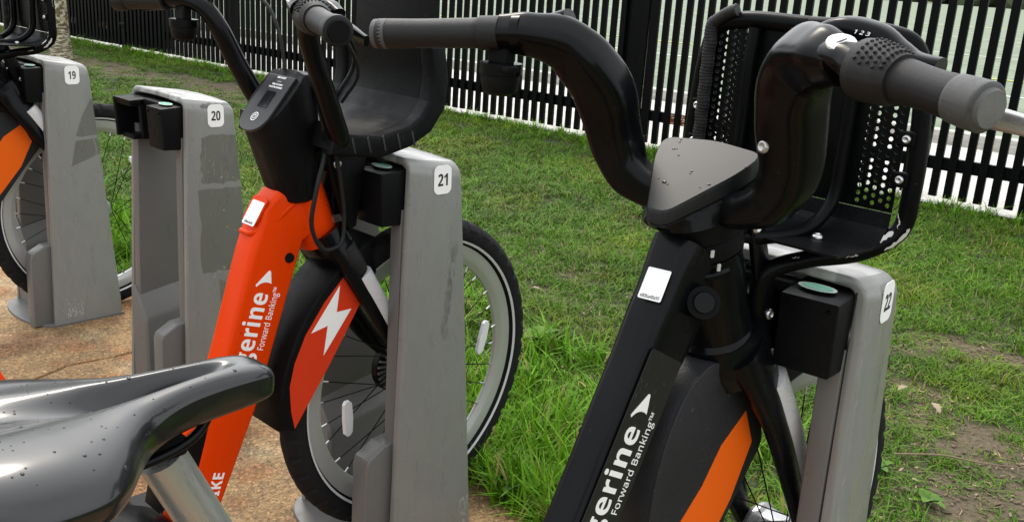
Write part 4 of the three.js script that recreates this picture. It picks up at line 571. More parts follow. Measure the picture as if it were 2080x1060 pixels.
// ---------------------------------------------------------------- orange electric bike
{
  const b = thing('electric_bike', 'orange electric bike with a black console and moulded basket in dock 21', 'bicycle', [0, 0.01, 0]);
  const WY = 0.333;
  const w = wheel(b, { drum: true, phase: 0, reflectors: [[-0.18 + Math.PI, 0.200, -0.24], [-0.22, 0.200, 0.08]] }); w.position.set(0, WY, 0); w.rotation.order = 'YXZ'; w.rotation.set(0, 0.05, -0.027);
  const fk = sub('fork', b);
  for (const s of [-1, 1]) part('fork_leg', sweep([[s * 0.036, 0.695, 0.252], [s * 0.050, 0.66, 0.233], [s * 0.057, 0.56, 0.174], [s * 0.059, 0.45, 0.105], [s * 0.058, 0.345, 0.012]], [[0.022, 0.03], [0.016, 0.030], [0.0145, 0.026], [0.012, 0.022], [0.01, 0.013]], { seg: 24, n: 16, ex: 2.6, up: V(0, 0.3, 1) }), M.blackPaint, fk);
  part('reflective_sleeve', sweep([[0.0560, 0.606, 0.192], [0.0590, 0.54, 0.1510], [0.0605, 0.447, 0.0930]], [[0.0175, 0.0215], [0.0165, 0.0195], [0.0145, 0.0165]], { seg: 12, n: 16, ex: 2.4, up: V(0, 0.3, 1) }), M.reflective, fk, 'white reflective sleeve');
  part('taped_joint', sweep([[0.050, 0.664, 0.230], [0.054, 0.638, 0.2145], [0.0555, 0.612, 0.1985]], [[0.019, 0.0225], [0.0205, 0.022], [0.0185, 0.0195]], { seg: 10, n: 14 }), M.rubber, fk);
  part('fork_crown', sweep([[0, 0.635, 0.226], [0, 0.655, 0.236], [0, 0.672, 0.243]], [[0.050, 0.032], [0.054, 0.037], [0.042, 0.036]], { seg: 8, n: 20, ex: 2.4, up: V(0, 0, 1) }), M.blackPaint, fk);
  // fender hugging the tyre, with side skirts
  const fe = sub('front_fender', b); const arc = (r, a0, a1, n) => Array.from({ length: n }, (_, i) => { const a = a0 + ((a1 - a0) * i) / (n - 1); return [Math.cos(a) * r, WY + Math.sin(a) * r]; });
  part('back_cover', side([...arc(0.373, -0.02, 1.14, 16), ...arc(0.360, 1.14, -0.02, 16)], -0.05, 0.05, 0.003), M.plastic, fe);
  const skirt = [...arc(0.371, -0.02, 1.10, 14), [0.15, 0.60], [0.185, 0.548], [0.262, 0.43], [0.337, 0.318]];
  for (const s of [0, 1]) part('side_skirt', side(skirt, s ? 0.046 : -0.052, s ? 0.052 : -0.046, 0.002), M.plastic, fe);
  part('red_panel', side([[0.225, 0.608], [0.186, 0.549], [0.262, 0.430], [0.338, 0.322], [0.346, 0.36], [0.349, 0.41], [0.338, 0.455], [0.314, 0.506], [0.272, 0.562]], 0.0518, 0.0526, 0), M.redDecal, fe, 'red panel with a white lightning bolt');
  part('lightning_bolt', side([[0.238, 0.589], [0.245, 0.537], [0.211, 0.537], [0.274, 0.456], [0.265, 0.514], [0.302, 0.507]], 0.0524, 0.0532, 0), M.white, fe);
  // frame
  const fr = sub('frame', b);
  const dt = part('down_tube', side([[0.268, 0.695], [0.262, 0.775], [0.352, 0.778], [0.384, 0.748], [0.412, 0.672], [0.462, 0.505], [0.530, 0.30], [0.575, 0.175], [0.545, 0.10], [0.515, 0.11], [0.484, 0.195], [0.404, 0.378], [0.303, 0.680]], -0.033, 0.033, 0.013, { bseg: 5 }), M.orange, fr);
  part('weld_bead', sweep([[0.0295, 0.752, 0.300], [0.0305, 0.758, 0.318], [0.030, 0.745, 0.338], [0.028, 0.727, 0.362], [0.024, 0.716, 0.386], [0.012, 0.706, 0.4005], [-0.02, 0.704, 0.402]], 0.0052, { seg: 40, n: 8 }), M.orange, dt);
  part('gusset_plate', onPlane(slab(roundRect(0.046, 0.05, 0.008), 0.002), [0.004, 0.745, 0.3865], [1, 0, 0], [0, 1, -0.62]), M.orange, dt);
  part('head_tube', sweep([[0, 0.668, 0.252], [0, 0.70, 0.264], [0, 0.78, 0.296]], [[0.036, 0.038], [0.040, 0.042], [0.040, 0.044]], { seg: 8, n: 24, up: V(0, 0, 1) }), M.orange, fr);
  part('plug', cyl(0.0098, 0.0092, [0.030, 0.655, 0.336], [0.0352, 0.655, 0.337], 22), M.plastic, dt);
  part('seat_tube', sweep([[0, 0.22, 0.735], [0, 0.45, 0.825], [0, 0.68, 0.910]], [[0.035, 0.05], [0.03, 0.038], [0.026, 0.028]], { seg: 12, n: 20, up: V(0, 0, 1) }), M.orange, fr);
  part('motor_cover', side(fillet([[0.535, 0.09], [0.56, 0.20], [0.66, 0.245], [0.76, 0.21], [0.78, 0.12], [0.70, 0.08], [0.60, 0.06]], 0.05), -0.042, 0.042, 0.01), M.plastic, fr);
  for (const s of [-1, 1]) part('chain_stay', sweep([[s * 0.03, 0.2, 0.72], [s * 0.06, 0.28, 0.95], [s * 0.065, 0.335, 1.20]], 0.013, { seg: 10, n: 10 }), M.plastic, fr);
  part('lock_tongue', sweep([[0.0, 0.392, 0.485], [0.0, 0.386, 0.515], [0.0, 0.362, 0.556]], [[0.034, 0.006], [0.036, 0.007], [0.034, 0.008]], { seg: 10, n: 14, ex: 4 }), M.orange, fr);
  part('battery_cover', side([[0.50, 0.375], [0.555, 0.365], [0.575, 0.345], [0.60, 0.23], [0.53, 0.25]], -0.031, 0.031, 0.006), M.plastic, fr);
  const rw = wheel(b, { drum: true }); rw.name = 'rear_wheel'; rw.position.set(0, WY, 1.21);
  part('rear_fender', side([...arc(0.378, -0.1, 2.9, 16), ...arc(0.364, 2.9, -0.1, 16)].map(([z, y]) => [z + 1.21, y]), -0.036, 0.036, 0.002), M.plastic, b);
  part('saddle', G.saddle, M.saddle, b).position.set(0, -0.02, 0.03); part('seatpost', sweep([[0, 0.81, 1.005], [0, 0.62, 0.885]], 0.017, { seg: 4, n: 20 }), M.alloyDull, b);
  for (const s of [-1, 1]) { const ck = part('crank', cyl(0.011, 0.009, [s * 0.06, 0.17, 0.70], [s * 0.075, 0.17 + s * 0.02, 0.70 + s * 0.16], 12), M.gloss, b); part('pedal', box(0.09, 0.025, 0.07, s * 0.125, 0.17 + s * 0.02, 0.70 + s * 0.16, 0.006), M.rubber, ck); }
  // lettering on the tube
  const D = V(0, 0.300, -0.0975).normalize(), dir = [D.z, D.y], dec = sub('decal', b); const at = (u, v) => [0.0330, 0.60 + D.y * u - D.z * v, 0.372 + D.z * u + D.y * v];
  sideText('tangerine', 0.036, 0.205, at(-0.213, 0.006), dir, M.white, dec, 'lettering'); sideText('Forward Banking™', 0.0128, 0.118, at(-0.112, -0.014), dir, M.white, dec, 'lettering', regular); arrowMark(at(0.002, 0.0085), dir, 0.031, M.white, dec);
  sideText('E-BIKE', 0.0225, 0.088, at(-0.4345, -0.004), dir, M.white, dec, 'lettering');
  { const o = [0.006, 0.7405, 0.3925]; part('data_sticker', onPlane(slab(roundRect(0.038, 0.046, 0.003), 0.0005), o, [1, 0, 0], [0, 1, -0.62]), M.white, b, 'small white rectangular sticker on the orange frame'); }
  { const g = words('e80ba48a95', 0.0048, 0.026, regular, 0.0002); g.translate(-0.013, -0.0205, 0.0007); part('sticker_text', onPlane(g, [0.006, 0.7405, 0.3925], [1, 0, 0], [0, 1, -0.62]), M.ink, b); }
  // head: console housing
  const hd = sub('console', b);
  { // smooth tapered housing, its top cut off by the slanting face
    const lv = [[0.755, 0.311, 0.030, 0.038], [0.760, 0.311, 0.036, 0.045], [0.80, 0.316, 0.045, 0.050], [0.84, 0.3225, 0.053, 0.054], [0.87, 0.3275, 0.0585, 0.0565], [0.90, 0.3315, 0.0625, 0.0575], [0.93, 0.333, 0.063, 0.057], [0.96, 0.334, 0.061, 0.0555], [0.975, 0.334, 0.058, 0.054], [0.983, 0.334, 0.052, 0.050], [0.986, 0.334, 0.030, 0.030]];
    const rings = []; for (let i = 0; i < lv.length - 1; i++) for (let k = 0; k < 3; k++) rings.push(lv[i].map((a, q) => a + ((lv[i + 1][q] - a) * k) / 3)); rings.push(lv[lv.length - 1]);
    part('housing', loft(rings.map(([y, c, d, w]) => Array.from({ length: 56 }, (_, j) => { const a = (j / 56) * T2, cs = Math.cos(a), sn = Math.sin(a), z = c + d * Math.sign(sn) * Math.abs(sn) ** 0.78, x = w * Math.sign(cs) * Math.abs(cs) ** 0.78; return V(x, Math.min(y, 0.9315 - (z - 0.3592) * 1.189), z); })), { creaseAngle: 0.55 }), M.plastic, hd); }
  const fo = V(0, 0.9315, 0.3592), fu = V(0, 0.088, -0.074).normalize(), fn = V(0, 0.074, 0.088).normalize(); const F = (u, v, h = 0) => [u, fo.y + fu.y * v + fn.y * h, fo.z + fu.z * v + fn.z * h];
  { const s = new THREE.Shape(); s.moveTo(-0.040, 0.056); s.lineTo(0.040, 0.056); s.lineTo(0.041, -0.026); s.bezierCurveTo(0.040, -0.052, 0.022, -0.062, 0, -0.062); s.bezierCurveTo(-0.022, -0.062, -0.040, -0.052, -0.041, -0.026); s.closePath(); part('face_plate', onPlane(slab(s, 0.003, 0.0015), F(0, 0, 0.0005), [1, 0, 0], fu.toArray()), M.console, hd); }
  part('display', onPlane(slab(roundRect(0.027, 0.034, 0.002), 0.0008), F(0.002, 0.004, 0.0052), [1, 0, 0], fu.toArray()), M.screen, hd);
  { const ring = new THREE.Shape().absarc(0, 0, 0.0088, 0, T2); ring.holes.push(new THREE.Path().absarc(0, 0, 0.0074, 0, T2, true)); const ring2 = new THREE.Shape().absarc(0, 0, 0.0046, 0.9, T2 - 0.2 + 0.5); ring2.holes.push(new THREE.Path().absarc(0, 0, 0.0036, 0, T2, true)); const a = slab(ring, 0.0005), c = slab(ring2, 0.0005), l = new THREE.BoxGeometry(0.001, 0.006, 0.0005); l.translate(0, 0.003, 0.0003); part('power_button', onPlane(merge(a, c, l), F(0.001, -0.033, 0.0052), [1, 0, 0], fu.toArray()), M.white, hd); }
  const ln = (t, v, wd, sz, f = bold) => { const g = words(t, sz, wd, f, 0.0002); g.translate(-wd / 2, 0, 0); return onPlane(g, F(0.003, v, 0.0052), [1, 0, 0], fu.toArray()); };
  part('printed_text', merge(ln('WEAR A HELMET', 0.049, 0.026, 0.0038), ln('PEDAL TO ACTIVATE', 0.0345, 0.031, 0.0034), ln('THE ELECTRIC ASSISTANCE', 0.0285, 0.040, 0.0034), onPlane(new THREE.BoxGeometry(0.012, 0.0005, 0.0003), F(0.003, 0.0425, 0.0052), [1, 0, 0], fu.toArray())), M.white, hd);
  // bar
  const hb = sub('handlebar', b);
  for (const s of [-1, 1]) {
    part('bar_tube', sweep([[s * 0.02, 0.862, 0.268], [s * 0.07, 0.860, 0.268], [s * 0.102, 0.880, 0.281], [s * 0.117, 0.92, 0.305], [s * 0.132, 0.99, 0.341], [s * 0.140, 1.045, 0.367], [s * 0.158, 1.080, 0.386], [s * 0.195, 1.092, 0.403], [s * 0.24, 1.090, 0.42]], [0.0175, 0.018, 0.0185, 0.0185, 0.0175, 0.0168, 0.016, 0.015, 0.0145], { seg: 70, n: 20 }), M.gloss, hb);
    const g0 = V(s * 0.205, 1.0915, 0.408), g1 = V(s * 0.342, 1.0815, 0.459), q = g1.clone().sub(g0).normalize(), L = g0.distanceTo(g1), al = (t) => g0.clone().addScaledVector(q, t).toArray();
    part('grip', sweep([al(0.03), al(0.08), al(L - 0.002)], [0.0195, 0.0185, 0.0195], { seg: 16, n: 26 }), M.rubber, hb); part('grip_end', sweep([al(L - 0.026), al(L - 0.01), al(L)], [0.0205, 0.0222, 0.0222], { seg: 6, n: 28, roundEnd: 0.002 }), M.rubber, hb); part('end_plug', cyl(0.0165, 0.0155, al(L + 0.001), al(L + 0.006), 26), M.plastic, hb);
    if (s > 0) { part('twist_shifter', sweep([al(-0.022), al(-0.012), al(0.018), al(0.032)], [0.026, 0.0275, 0.026, 0.022], { seg: 16, n: 30 }), M.rubber, hb); const rows = [], by = V(0, 1, 0).addScaledVector(q, -q.y).normalize(), bz = new THREE.Vector3().crossVectors(q, by); for (let r = 0; r < 4; r++) for (let k = 0; k < 12; k++) { const th = -1.2 + k * 0.21 + (r % 2) * 0.1, p = V(...al(-0.01 + r * 0.008)).addScaledVector(by, Math.cos(th) * 0.0272).addScaledVector(bz, Math.sin(th) * 0.0272), g = new THREE.SphereGeometry(0.0021, 7, 5); g.translate(p.x, p.y, p.z); rows.push(g); } part('grip_nubs', merge(rows), M.rubber, hb);
      const ind = sub('gear_indicator', hb); part('indicator_body', sweep([[0.150, 1.098, 0.396], [0.168, 1.104, 0.404], [0.190, 1.10, 0.41]], [[0.014, 0.011], [0.021, 0.015], [0.024, 0.018]], { seg: 10, n: 20 }), M.gloss, ind); part('indicator_window', onPlane(slab(new THREE.Shape().absellipse(0, 0, 0.0125, 0.009, 0, T2), 0.002, 0.0006), [0.166, 1.1145, 0.415], [1, 0, -0.3], [0, 0.7, -0.7]), M.white, ind); }
    const lv = sub('brake_lever', hb); part('lever_pivot', sweep([[s * 0.15, 1.105, 0.362], [s * 0.19, 1.105, 0.366], [s * 0.225, 1.096, 0.372]], [[0.01, 0.011], [0.013, 0.012], [0.01, 0.01]], { seg: 14, n: 14, ex: 3 }), M.gloss, lv); part('lever_blade', sweep([[s * 0.21, 1.088, 0.370], [s * 0.28, 1.078, 0.392], [s * 0.345, 1.068, 0.412]], [[0.006, 0.010], [0.006, 0.010], [0.004, 0.008]], { seg: 14, n: 12, ex: 3 }), M.gloss, lv);
    if (s < 0) { const bell = sub('bell', hb); const c = V(-0.20, 1.040, 0.404); part('dome', (() => { const g = new THREE.LatheGeometry([[0, -0.021], [0.014, -0.0205], [0.0205, -0.016], [0.023, -0.004], [0.0235, 0.006]].map(([a, k]) => new THREE.Vector2(a, k)), 30); g.translate(c.x, c.y, c.z); return g; })(), M.plastic, bell); part('dome_cap', cyl(0.0255, 0.0255, [c.x, c.y + 0.004, c.z], [c.x, c.y + 0.017, c.z], 30), M.gloss, bell); part('mount', box(0.03, 0.026, 0.018, c.x, c.y + 0.028, c.z, 0.004), M.plastic, bell); }
  }
  // basket: thick moulded trough, open at both ends, with a tall front wall
  const bk = sub('basket', b);
  const inner = [[0.078, 1.035], [0.072, 1.0], [0.070, 0.97], [0.076, 0.935], [0.098, 0.904], [0.13, 0.886], [0.195, 0.872], [0.30, 0.884]], outer = [[0.304, 0.862], [0.195, 0.846], [0.122, 0.862], [0.075, 0.886], [0.048, 0.928], [0.042, 0.972], [0.046, 1.0], [0.054, 1.038]];
  part('trough', side([...inner, ...outer], -0.18, 0.100, 0.004), M.plastic, bk);
  part('rim', side([...inner.map(([z, y], i) => [z + (i < 4 ? 0.007 : i < 5 ? 0.005 : 0.0), y + (i > 4 ? 0.007 : i > 3 ? 0.005 : 0.0)]), ...outer.map(([z, y], i) => [z - (i > 3 ? 0.005 : 0), y - (i < 5 ? 0.008 : 0)])], 0.078, 0.113, 0.006, { bseg: 4 }), M.plastic, bk);
  part('rim', side([...inner.map(([z, y], i) => [z + (i < 4 ? 0.007 : i < 5 ? 0.005 : 0.0), y + (i > 4 ? 0.007 : i > 3 ? 0.005 : 0.0)]), ...outer.map(([z, y], i) => [z - (i > 3 ? 0.005 : 0), y - (i < 5 ? 0.008 : 0)])], -0.193, -0.160, 0.006, { bseg: 4 }), M.plastic, bk);
  for (let i = 0; i < 5; i++) { const t = i / 5, z = 0.115 + t * 0.17, y = 0.872 - 0.004 * Math.sin(t * 3); part('rim_rib', side([[z, y - 0.016], [z + 0.004, y - 0.018], [z + 0.012, y + 0.010], [z + 0.008, y + 0.012]], 0.1128, 0.1140, 0.0002), M.console, bk); }
  part('front_wall', side([[0.052, 0.98], [0.046, 0.98], [0.040, 1.20], [0.048, 1.20]], -0.16, 0.085, 0.002), M.plastic, bk);
  part('rear_rib', side([[0.304, 0.862], [0.285, 0.862], [0.275, 0.90], [0.292, 0.905]], -0.15, 0.115, 0.003), M.plastic, bk);
  bolt([0.06, 1.125, 0.0495], [0, 0, 1], 0.007, bk);
  { const L = (t, y, wd, sz) => { const g = words(t, sz, wd, regular, 0.0002); g.translate(-wd / 2, 0, 0); return onPlane(g, [0.05, y, 0.0515], [1, 0, 0], [0, 1, 0.02]); }; part('caution_text', merge(L('CAUTION', 1.040, 0.022, 0.0052), L('Do not overload this basket', 1.0315, 0.044, 0.0036), L('Max load eight kilograms', 1.0255, 0.046, 0.0036), onPlane(new THREE.BoxGeometry(0.052, 0.0004, 0.0003), [0.05, 1.0215, 0.0517], [1, 0, 0], [0, 1, 0]), L('Ne pas surcharger ce panier', 1.0135, 0.050, 0.0036), L('Charge maximale huit kilos', 1.0075, 0.050, 0.0036)), M.reflective, bk); }
  part('support_arm', side([[0.275, 0.848], [0.235, 0.862], [0.19, 0.856], [0.178, 0.836], [0.20, 0.70], [0.216, 0.692], [0.235, 0.73]], 0.040, 0.052, 0.004), M.plastic, bk); part('support_arm', side([[0.275, 0.848], [0.235, 0.862], [0.19, 0.856], [0.178, 0.836], [0.20, 0.70], [0.216, 0.692], [0.235, 0.73]], -0.052, -0.040, 0.004), M.plastic, bk);
  bolt([0.0525, 0.822, 0.247], [1, 0, 0.3], 0.0085, bk); 
  part('lock_lug', side([[0.24, 0.72], [0.24, 0.80], [0.16, 0.80], [0.12, 0.785], [0.12, 0.755], [0.16, 0.72]], -0.03, 0.03, 0.004), M.gloss, bk);
  // cables
  part('brake_cable', sweep([[0.135, 1.07, 0.36], [0.105, 1.01, 0.335], [0.082, 0.93, 0.306], [0.078, 0.86, 0.292], [0.082, 0.79, 0.312], [0.076, 0.72, 0.318], [0.07, 0.672, 0.288], [0.064, 0.676, 0.246], [0.060, 0.72, 0.236], [0.062, 0.79, 0.246], [0.06, 0.86, 0.262], [0.058, 0.93, 0.284], [0.052, 0.965, 0.30]], 0.0042, { seg: 110, n: 10 }), M.rubber, b);
  part('brake_cable', sweep([[-0.21, 1.085, 0.375], [-0.14, 1.115, 0.345], [-0.07, 1.10, 0.322], [-0.035, 1.05, 0.312], [-0.022, 0.985, 0.308]], 0.0034, { seg: 50, n: 9 }), M.rubber, b);
  part('brake_cable', sweep([[0.12, 1.075, 0.33], [0.115, 1.05, 0.27], [0.08, 1.0, 0.235], [0.055, 0.955, 0.245]], 0.0038, { seg: 40, n: 9 }), M.rubber, b);
  part('gear_cable', sweep([[0.15, 1.09, 0.372], [0.128, 1.06, 0.30], [0.10, 0.99, 0.24], [0.06, 0.935, 0.245]], 0.0034, { seg: 40, n: 9 }), M.rubber, b);
}
// ---------------------------------------------------------------- grass, weeds, litter
function blade(R, h, w, bend, gs) { // curved tapering blade, 3 quads and a tip
  const a = R() * T2, ca = Math.cos(a), sa = Math.sin(a), x0 = gs.x, z0 = gs.z, n = 3, lean = 0.15 + R() * bend, px = -sa, pz = ca, tw = (R() - 0.5) * 1.2, g = gs;
  const k = 0.72 + R() * 0.5, yel = R() < 0.07 ? 1 : 0, hue = R();
  const col = yel ? [0.34 * k, 0.29 * k, 0.12 * k] : [(0.082 + 0.052 * hue) * k, (0.222 + 0.044 * hue) * k, (0.006 + 0.005 * hue) * k];
  const base = g.pos.length / 3;
  for (let i = 0; i <= n; i++) { const t = i / n, ww = w * (1 - t * t * 0.9) * 0.5, d = lean * h * t * t, y = h * t * (1 - 0.28 * lean * t); const qx = px * Math.cos(tw * t) + ca * Math.sin(tw * t) * 0.6, qz = pz * Math.cos(tw * t) + sa * Math.sin(tw * t) * 0.6; if (i < n) { g.pos.push(x0 + ca * d - qx * ww, y, z0 + sa * d - qz * ww, x0 + ca * d + qx * ww, y, z0 + sa * d + qz * ww); for (let q = 0; q < 2; q++) g.col.push(...col); } else { g.pos.push(x0 + ca * d, y, z0 + sa * d); g.col.push(...col); } }
  for (let i = 0; i < n - 1; i++) { const k2 = base + i * 2; g.idx.push(k2, k2 + 1, k2 + 2, k2 + 1, k2 + 3, k2 + 2); } const e = base + (n - 1) * 2; g.idx.push(e, e + 1, e + 2);
}
function patch(seed, N, size, hMin, hMax, w, bend) {
  const R = rng(seed), gs = { pos: [], col: [], idx: [] };
  for (let i = 0; i < N; i++) { const r = Math.sqrt(R()) * size, a = R() * T2; gs.x = Math.cos(a) * r; gs.z = Math.sin(a) * r; blade(R, hMin + (hMax - hMin) * R() * R(), w * (0.6 + R() * 0.8), bend, gs); }
  const g = new THREE.BufferGeometry(); g.setAttribute('position', new THREE.Float32BufferAttribute(gs.pos, 3)); g.setAttribute('color', new THREE.Float32BufferAttribute(gs.col, 3)); g.setIndex(gs.idx); g.computeVertexNormals(); return g;
}
const grassMat = phy(lin(0.80, 0.80, 0.80), 0.62, { specularIntensity: 0.3, vertexColors: true, side: THREE.DoubleSide, transmission: 0.15, thickness: 0 });
// where the camera can see the lawn: keep to the wedge of ground in front of it (plus a margin)
function inView(x, z, m = 0.5) { const dx = x - 1.4753, dz = z - 1.2833, f = -dx * 0.6846 - dz * 0.7289, r = dx * 0.7289 - dz * 0.6846; return f > 0.4 && Math.abs(r) < f * 0.62 + m; }
function field(name, label, category, geos, spots) { // one scattered mass per kind of turf
  const per = geos.map(() => []); spots.forEach((s, i) => per[i % geos.length].push(s));
  geos.forEach((geo, k) => { const L = per[k], m = new THREE.InstancedMesh(geo, grassMat, L.length), o = new THREE.Object3D(), c = new THREE.Color(); m.name = numbered(name);
    L.forEach(([x, y, z, s, sy, r, g, b, rot, tx, tz], i) => { o.position.set(x, y, z); o.rotation.set(tx, rot, tz); o.scale.set(s, sy, s); o.updateMatrix(); m.setMatrixAt(i, o.matrix); m.setColorAt(i, c.setRGB(r, g, b)); });
    m.castShadow = m.receiveShadow = true; tag(m, label, category, null, 'stuff'); scene.add(m); });
}
{
  const R = rng(2024), lawn = [], tall = [];
  const onPad = (x, z) => z > -0.155 - 0.03 * Math.sin(x * 6) - 0.02 * Math.sin(x * 17 + 1) && z > (x > 0.25 ? -0.12 + (x - 0.25) * 0.1 : -9);
  // mown lawn, denser close to the lens
  for (let z = -0.1; z > -6.1; z -= 0.052) for (let x = -14; x < 3.2; x += 0.052) {
    const px = x + (R() - 0.5) * 0.07, pz = z + (R() - 0.5) * 0.07; if (!inView(px, pz) || pz < fenceZ(px) + 0.02) continue; if (onPad(px, pz + 0.03)) continue;
    const far = Math.hypot(px - 1.47, pz - 1.28), keep = far < 4.5 ? 1 : far < 7 ? 0.7 : 0.45; if (R() > keep) continue;
    const b = bareAt(px, pz); if (R() < b * 0.64) continue;
    const m = fbm(px * 2.2, pz * 2.2, 7, 3), m2 = fbm(px * 9, pz * 9, 17, 2), hgt = (0.72 + 0.75 * m2) * (1 - 0.5 * b), dry = smooth(0.5, 0.72, fbm(px * 3.4 + 5, pz * 3.4, 27, 3));
    const k = 0.92 + 0.55 * (m - 0.5) * 2 * 0.6 + (R() - 0.5) * 0.24, s = far < 4.5 ? 1 : 1.35;
    lawn.push([px, lawnY(px, pz), pz, s * (0.85 + R() * 0.4), hgt * (0.85 + R() * 0.35), k * (1 + 0.45 * dry), k * (1 + 0.10 * dry), k * (1 + 0.3 * dry), R() * T2, (R() - 0.5) * 0.25, (R() - 0.5) * 0.25]);
  }
  // long grass along the slab edge, round the docks and at the fence foot
  for (let i = 0; i < 5200; i++) {
    let x, z, h; const q = R();
    if (q < 0.62) { x = -3.4 + R() * 4.8; z = -0.15 - R() * R() * 0.62; h = 0.75 + R() * 0.9; } else if (q < 0.82) { x = -2.2 + R() * 2.9; z = -0.2 - R() * 0.95; h = 0.55 + R() * 0.6; } else { x = -12 + R() * 12.5; z = fenceZ(x) + 0.05 + R() * R() * 0.32; h = 0.4 + R() * 0.5; }
    if (!inView(x, z) || onPad(x, z) || R() < bareAt(x, z) * 0.8) continue; if (q < 0.82 && fbm(x * 3.1, z * 3.1, 57, 3) < 0.40 + R() * 0.12) continue;
    const k = 1.15 + R() * 0.6; tall.push([x, lawnY(x, z), z, 0.8 + R() * 0.5, h, k * 1.04, k * 1.06, k * 0.9, R() * T2, (R() - 0.5) * 0.3, (R() - 0.5) * 0.3]);
  }
  field('lawn_grass', 'short mown green lawn between the docks and the fence', 'grass', [patch(1, 46, 0.05, 0.014, 0.052, 0.0036, 1.5), patch(2, 46, 0.05, 0.014, 0.056, 0.0034, 1.7), patch(3, 42, 0.05, 0.012, 0.048, 0.0042, 1.4), patch(4, 40, 0.05, 0.016, 0.06, 0.0032, 1.9)], lawn);
  field('long_grass', 'long unmown grass growing round the docks and fence foot', 'grass', [patch(11, 13, 0.028, 0.06, 0.19, 0.0062, 1.0), patch(12, 12, 0.03, 0.05, 0.17, 0.007, 1.3), patch(13, 10, 0.026, 0.06, 0.21, 0.0052, 0.8)], tall);
  // dry clippings, wood chips and dead leaves on the worn earth
  const bits = [], chip = rng(31), cg = [box(0.03, 0.004, 0.011), box(0.045, 0.003, 0.006), box(0.018, 0.003, 0.013)];
  const cp = cg[0].attributes.position; for (let i = 0; i < cp.count; i++) cp.setX(i, cp.getX(i) + cp.getZ(i) * 0.5);
  for (let i = 0; i < 46000; i++) { const nr = i > 14000, x = nr ? -1.6 + chip() * 3.2 : -11 + chip() * 12.6, z = nr ? -2.9 + chip() * 2.6 : -4.6 + chip() * 4.4; if (!inView(x, z) || onPad(x, z)) continue; const b = bareAt(x, z); if (chip() > 0.045 + b * 0.94) continue; bits.push([x, z, b]); }
  cg.forEach((geo, k) => { const L = bits.filter((_, i) => i % 3 === k), m = new THREE.InstancedMesh(geo, std(lin(1, 1, 1), 0.9), L.length), o = new THREE.Object3D(), c = new THREE.Color(); m.name = numbered('ground_litter'); L.forEach(([x, z, b], i) => { o.position.set(x, lawnY(x, z) + 0.004 + (1 - b) * 0.012, z); o.rotation.set((chip() - 0.5) * 0.7, chip() * T2, (chip() - 0.5) * 0.7); const s = 0.16 + chip() * chip() * chip() * 0.95; o.scale.set(s, s, s); o.updateMatrix(); m.setMatrixAt(i, o.matrix); const d = chip(), w = chip() < 0.18 ? 1.9 : 1; m.setColorAt(i, c.setRGB((0.09 + 0.12 * d) * w, (0.068 + 0.088 * d) * w, (0.042 + 0.056 * d) * w)); }); m.castShadow = m.receiveShadow = true; tag(m, 'dry clippings and wood chips lying on the worn earth', 'litter', null, 'stuff'); scene.add(m); });
}
// broad-leaved weeds along the slab edge and in the lawn: rosettes of lobed leaves
function lobedLeaf(R, L, W, lobes) { const n = lobes * 2 + 2, pos = [], idx = [], lift = 0.35 + R() * 0.4; for (let i = 0; i <= n; i++) { const t = i / n, w = W * Math.sin(Math.PI * Math.min(1, t * 0.92 + 0.06)) * (i % 2 ? 1.15 : 0.55 + 0.25 * t), x = L * t * Math.cos(lift * (1 - t * 0.8)), y = L * Math.sin(lift) * (t - 0.75 * t * t); pos.push(x, y + w * 0.3, -w, x, y, 0, x, y + w * 0.3, w); if (i < n) { const a = i * 3; idx.push(a, a + 1, a + 3, a + 1, a + 4, a + 3, a + 1, a + 2, a + 4, a + 2, a + 5, a + 4); } } const g = new THREE.BufferGeometry(); g.setAttribute('position', new THREE.Float32BufferAttribute(pos, 3)); g.setIndex(idx); g.computeVertexNormals(); return g; }
const weedMats = [[0.085, 0.18, 0.014], [0.10, 0.205, 0.018], [0.07, 0.15, 0.016]].map((c) => phy(lin(...c), 0.6, { specularIntensity: 0.35, side: THREE.DoubleSide, transmission: 0.2, thickness: 0 }));
const weedLabels = ['dandelion rosette with toothed leaves beside the slab edge behind dock 21', 'broad-leaved weed lying flat on the slab corner right of dock 21'];
function weed(x, z, n, L, W, lobes, seed, label) { const t = thing('leafy_weed', label, 'weed', [x, lawnY(x, z), z], 'leafy weeds in the grass'), R = rng(seed); for (let i = 0; i < n; i++) { const m = part('leaf', lobedLeaf(R, L * (0.7 + R() * 0.5), W * (0.8 + R() * 0.5), lobes), weedMats[Math.floor(R() * 3)], t); m.rotation.y = (i / n) * T2 + R() * 0.5; m.rotation.z = R() * 0.25; m.position.y = 0.004 + R() * 0.012; } }
weed(0.10, -0.30, 11, 0.13, 0.020, 5, 1, 'dandelion with toothed leaves on the slab edge just behind the wheel in dock 21');
weed(0.30, -0.27, 9, 0.15, 0.019, 4, 2, 'broad-leaved weed at the slab corner between docks 21 and 22');
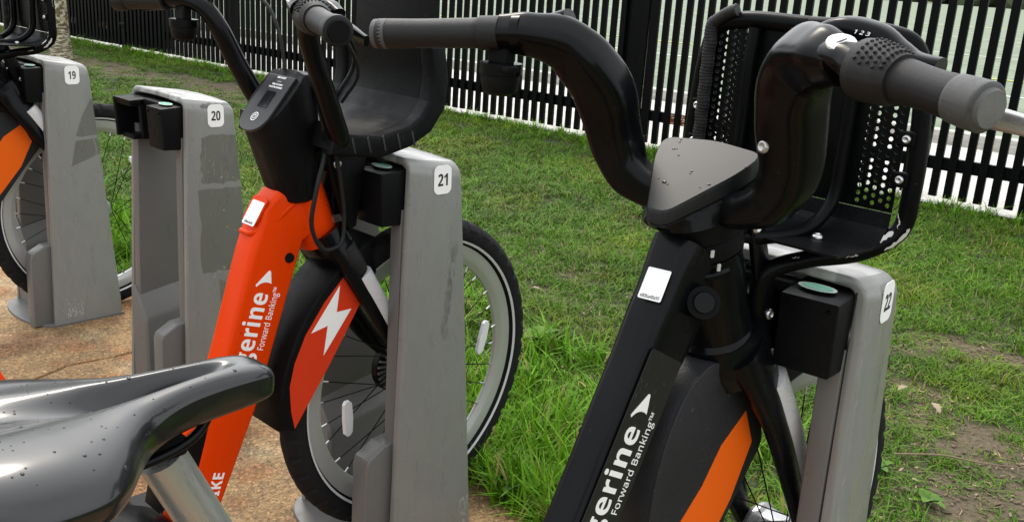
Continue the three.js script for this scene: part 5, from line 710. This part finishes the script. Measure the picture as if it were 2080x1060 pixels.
weed(-0.12, -0.52, 9, 0.11, 0.024, 3, 3, 'round-leaved weed in the long grass behind dock 21');
weed(0.12, -0.62, 8, 0.12, 0.022, 3, 4, 'pale green weed among long grass next to the tyre in dock 21');
weed(-0.72, -0.42, 9, 0.12, 0.02, 4, 5, 'leafy weed in the long grass behind dock 20');
weed(-1.35, -0.36, 9, 0.12, 0.02, 4, 6, 'leafy weed in the long grass between docks 19 and 20');
weed(0.62, -1.08, 8, 0.055, 0.014, 2, 7, 'flat broad-leaved weed beside the wheel in dock 22');
weed(0.78, -1.02, 8, 0.05, 0.013, 2, 8, 'flat broad-leaved weed on the bare earth next to the wheel in dock 22');
weed(-0.55, -1.02, 7, 0.08, 0.022, 3, 9, 'small leafy weed in the mown lawn behind docks 20 and 21');
{ const twigMat = std(lin(0.19, 0.14, 0.09), 0.9), tw = (label, pts, r) => { const m = top('fallen_twig', sweep(pts.map(([x, z, h]) => [x, lawnY(x, z) + h, z]), r, { seg: 30, n: 7 }), twigMat); tag(m, label, 'twig', 'fallen twigs'); };
  tw('long thin forked twig on the bare earth patch', [[0.62, -1.18, 0.02], [0.72, -1.27, 0.025], [0.80, -1.30, 0.03], [0.93, -1.42, 0.02]], [0.003, 0.0028, 0.002, 0.0012]); tw('short dry twig on the lawn near the tyre in dock 22', [[0.18, -1.93, 0.03], [0.28, -1.95, 0.032], [0.4, -1.93, 0.025]], [0.0032, 0.0026, 0.0015]);
  const leafMat = std(lin(0.30, 0.23, 0.15), 0.85, { side: THREE.DoubleSide }); const dl = (x, z, s, r, label) => { const g = lobedLeaf(rng(r), 0.045 * s, 0.011 * s, 3); g.rotateY(r); g.translate(x, lawnY(x, z) + 0.02, z); tag(top('dead_leaf', g, leafMat), label, 'leaf', 'dead leaves'); };
  dl(0.44, -1.62, 1, 1.2, 'pale curled dead leaf at the edge of the bare earth'); dl(0.60, -1.55, 1.2, 2.4, 'large pale dead leaf in the middle of the bare earth'); dl(-0.9, -1.42, 0.9, 4.0, 'pale dead leaf on the small worn patch behind dock 21'); }
renderer.render(scene, camera);
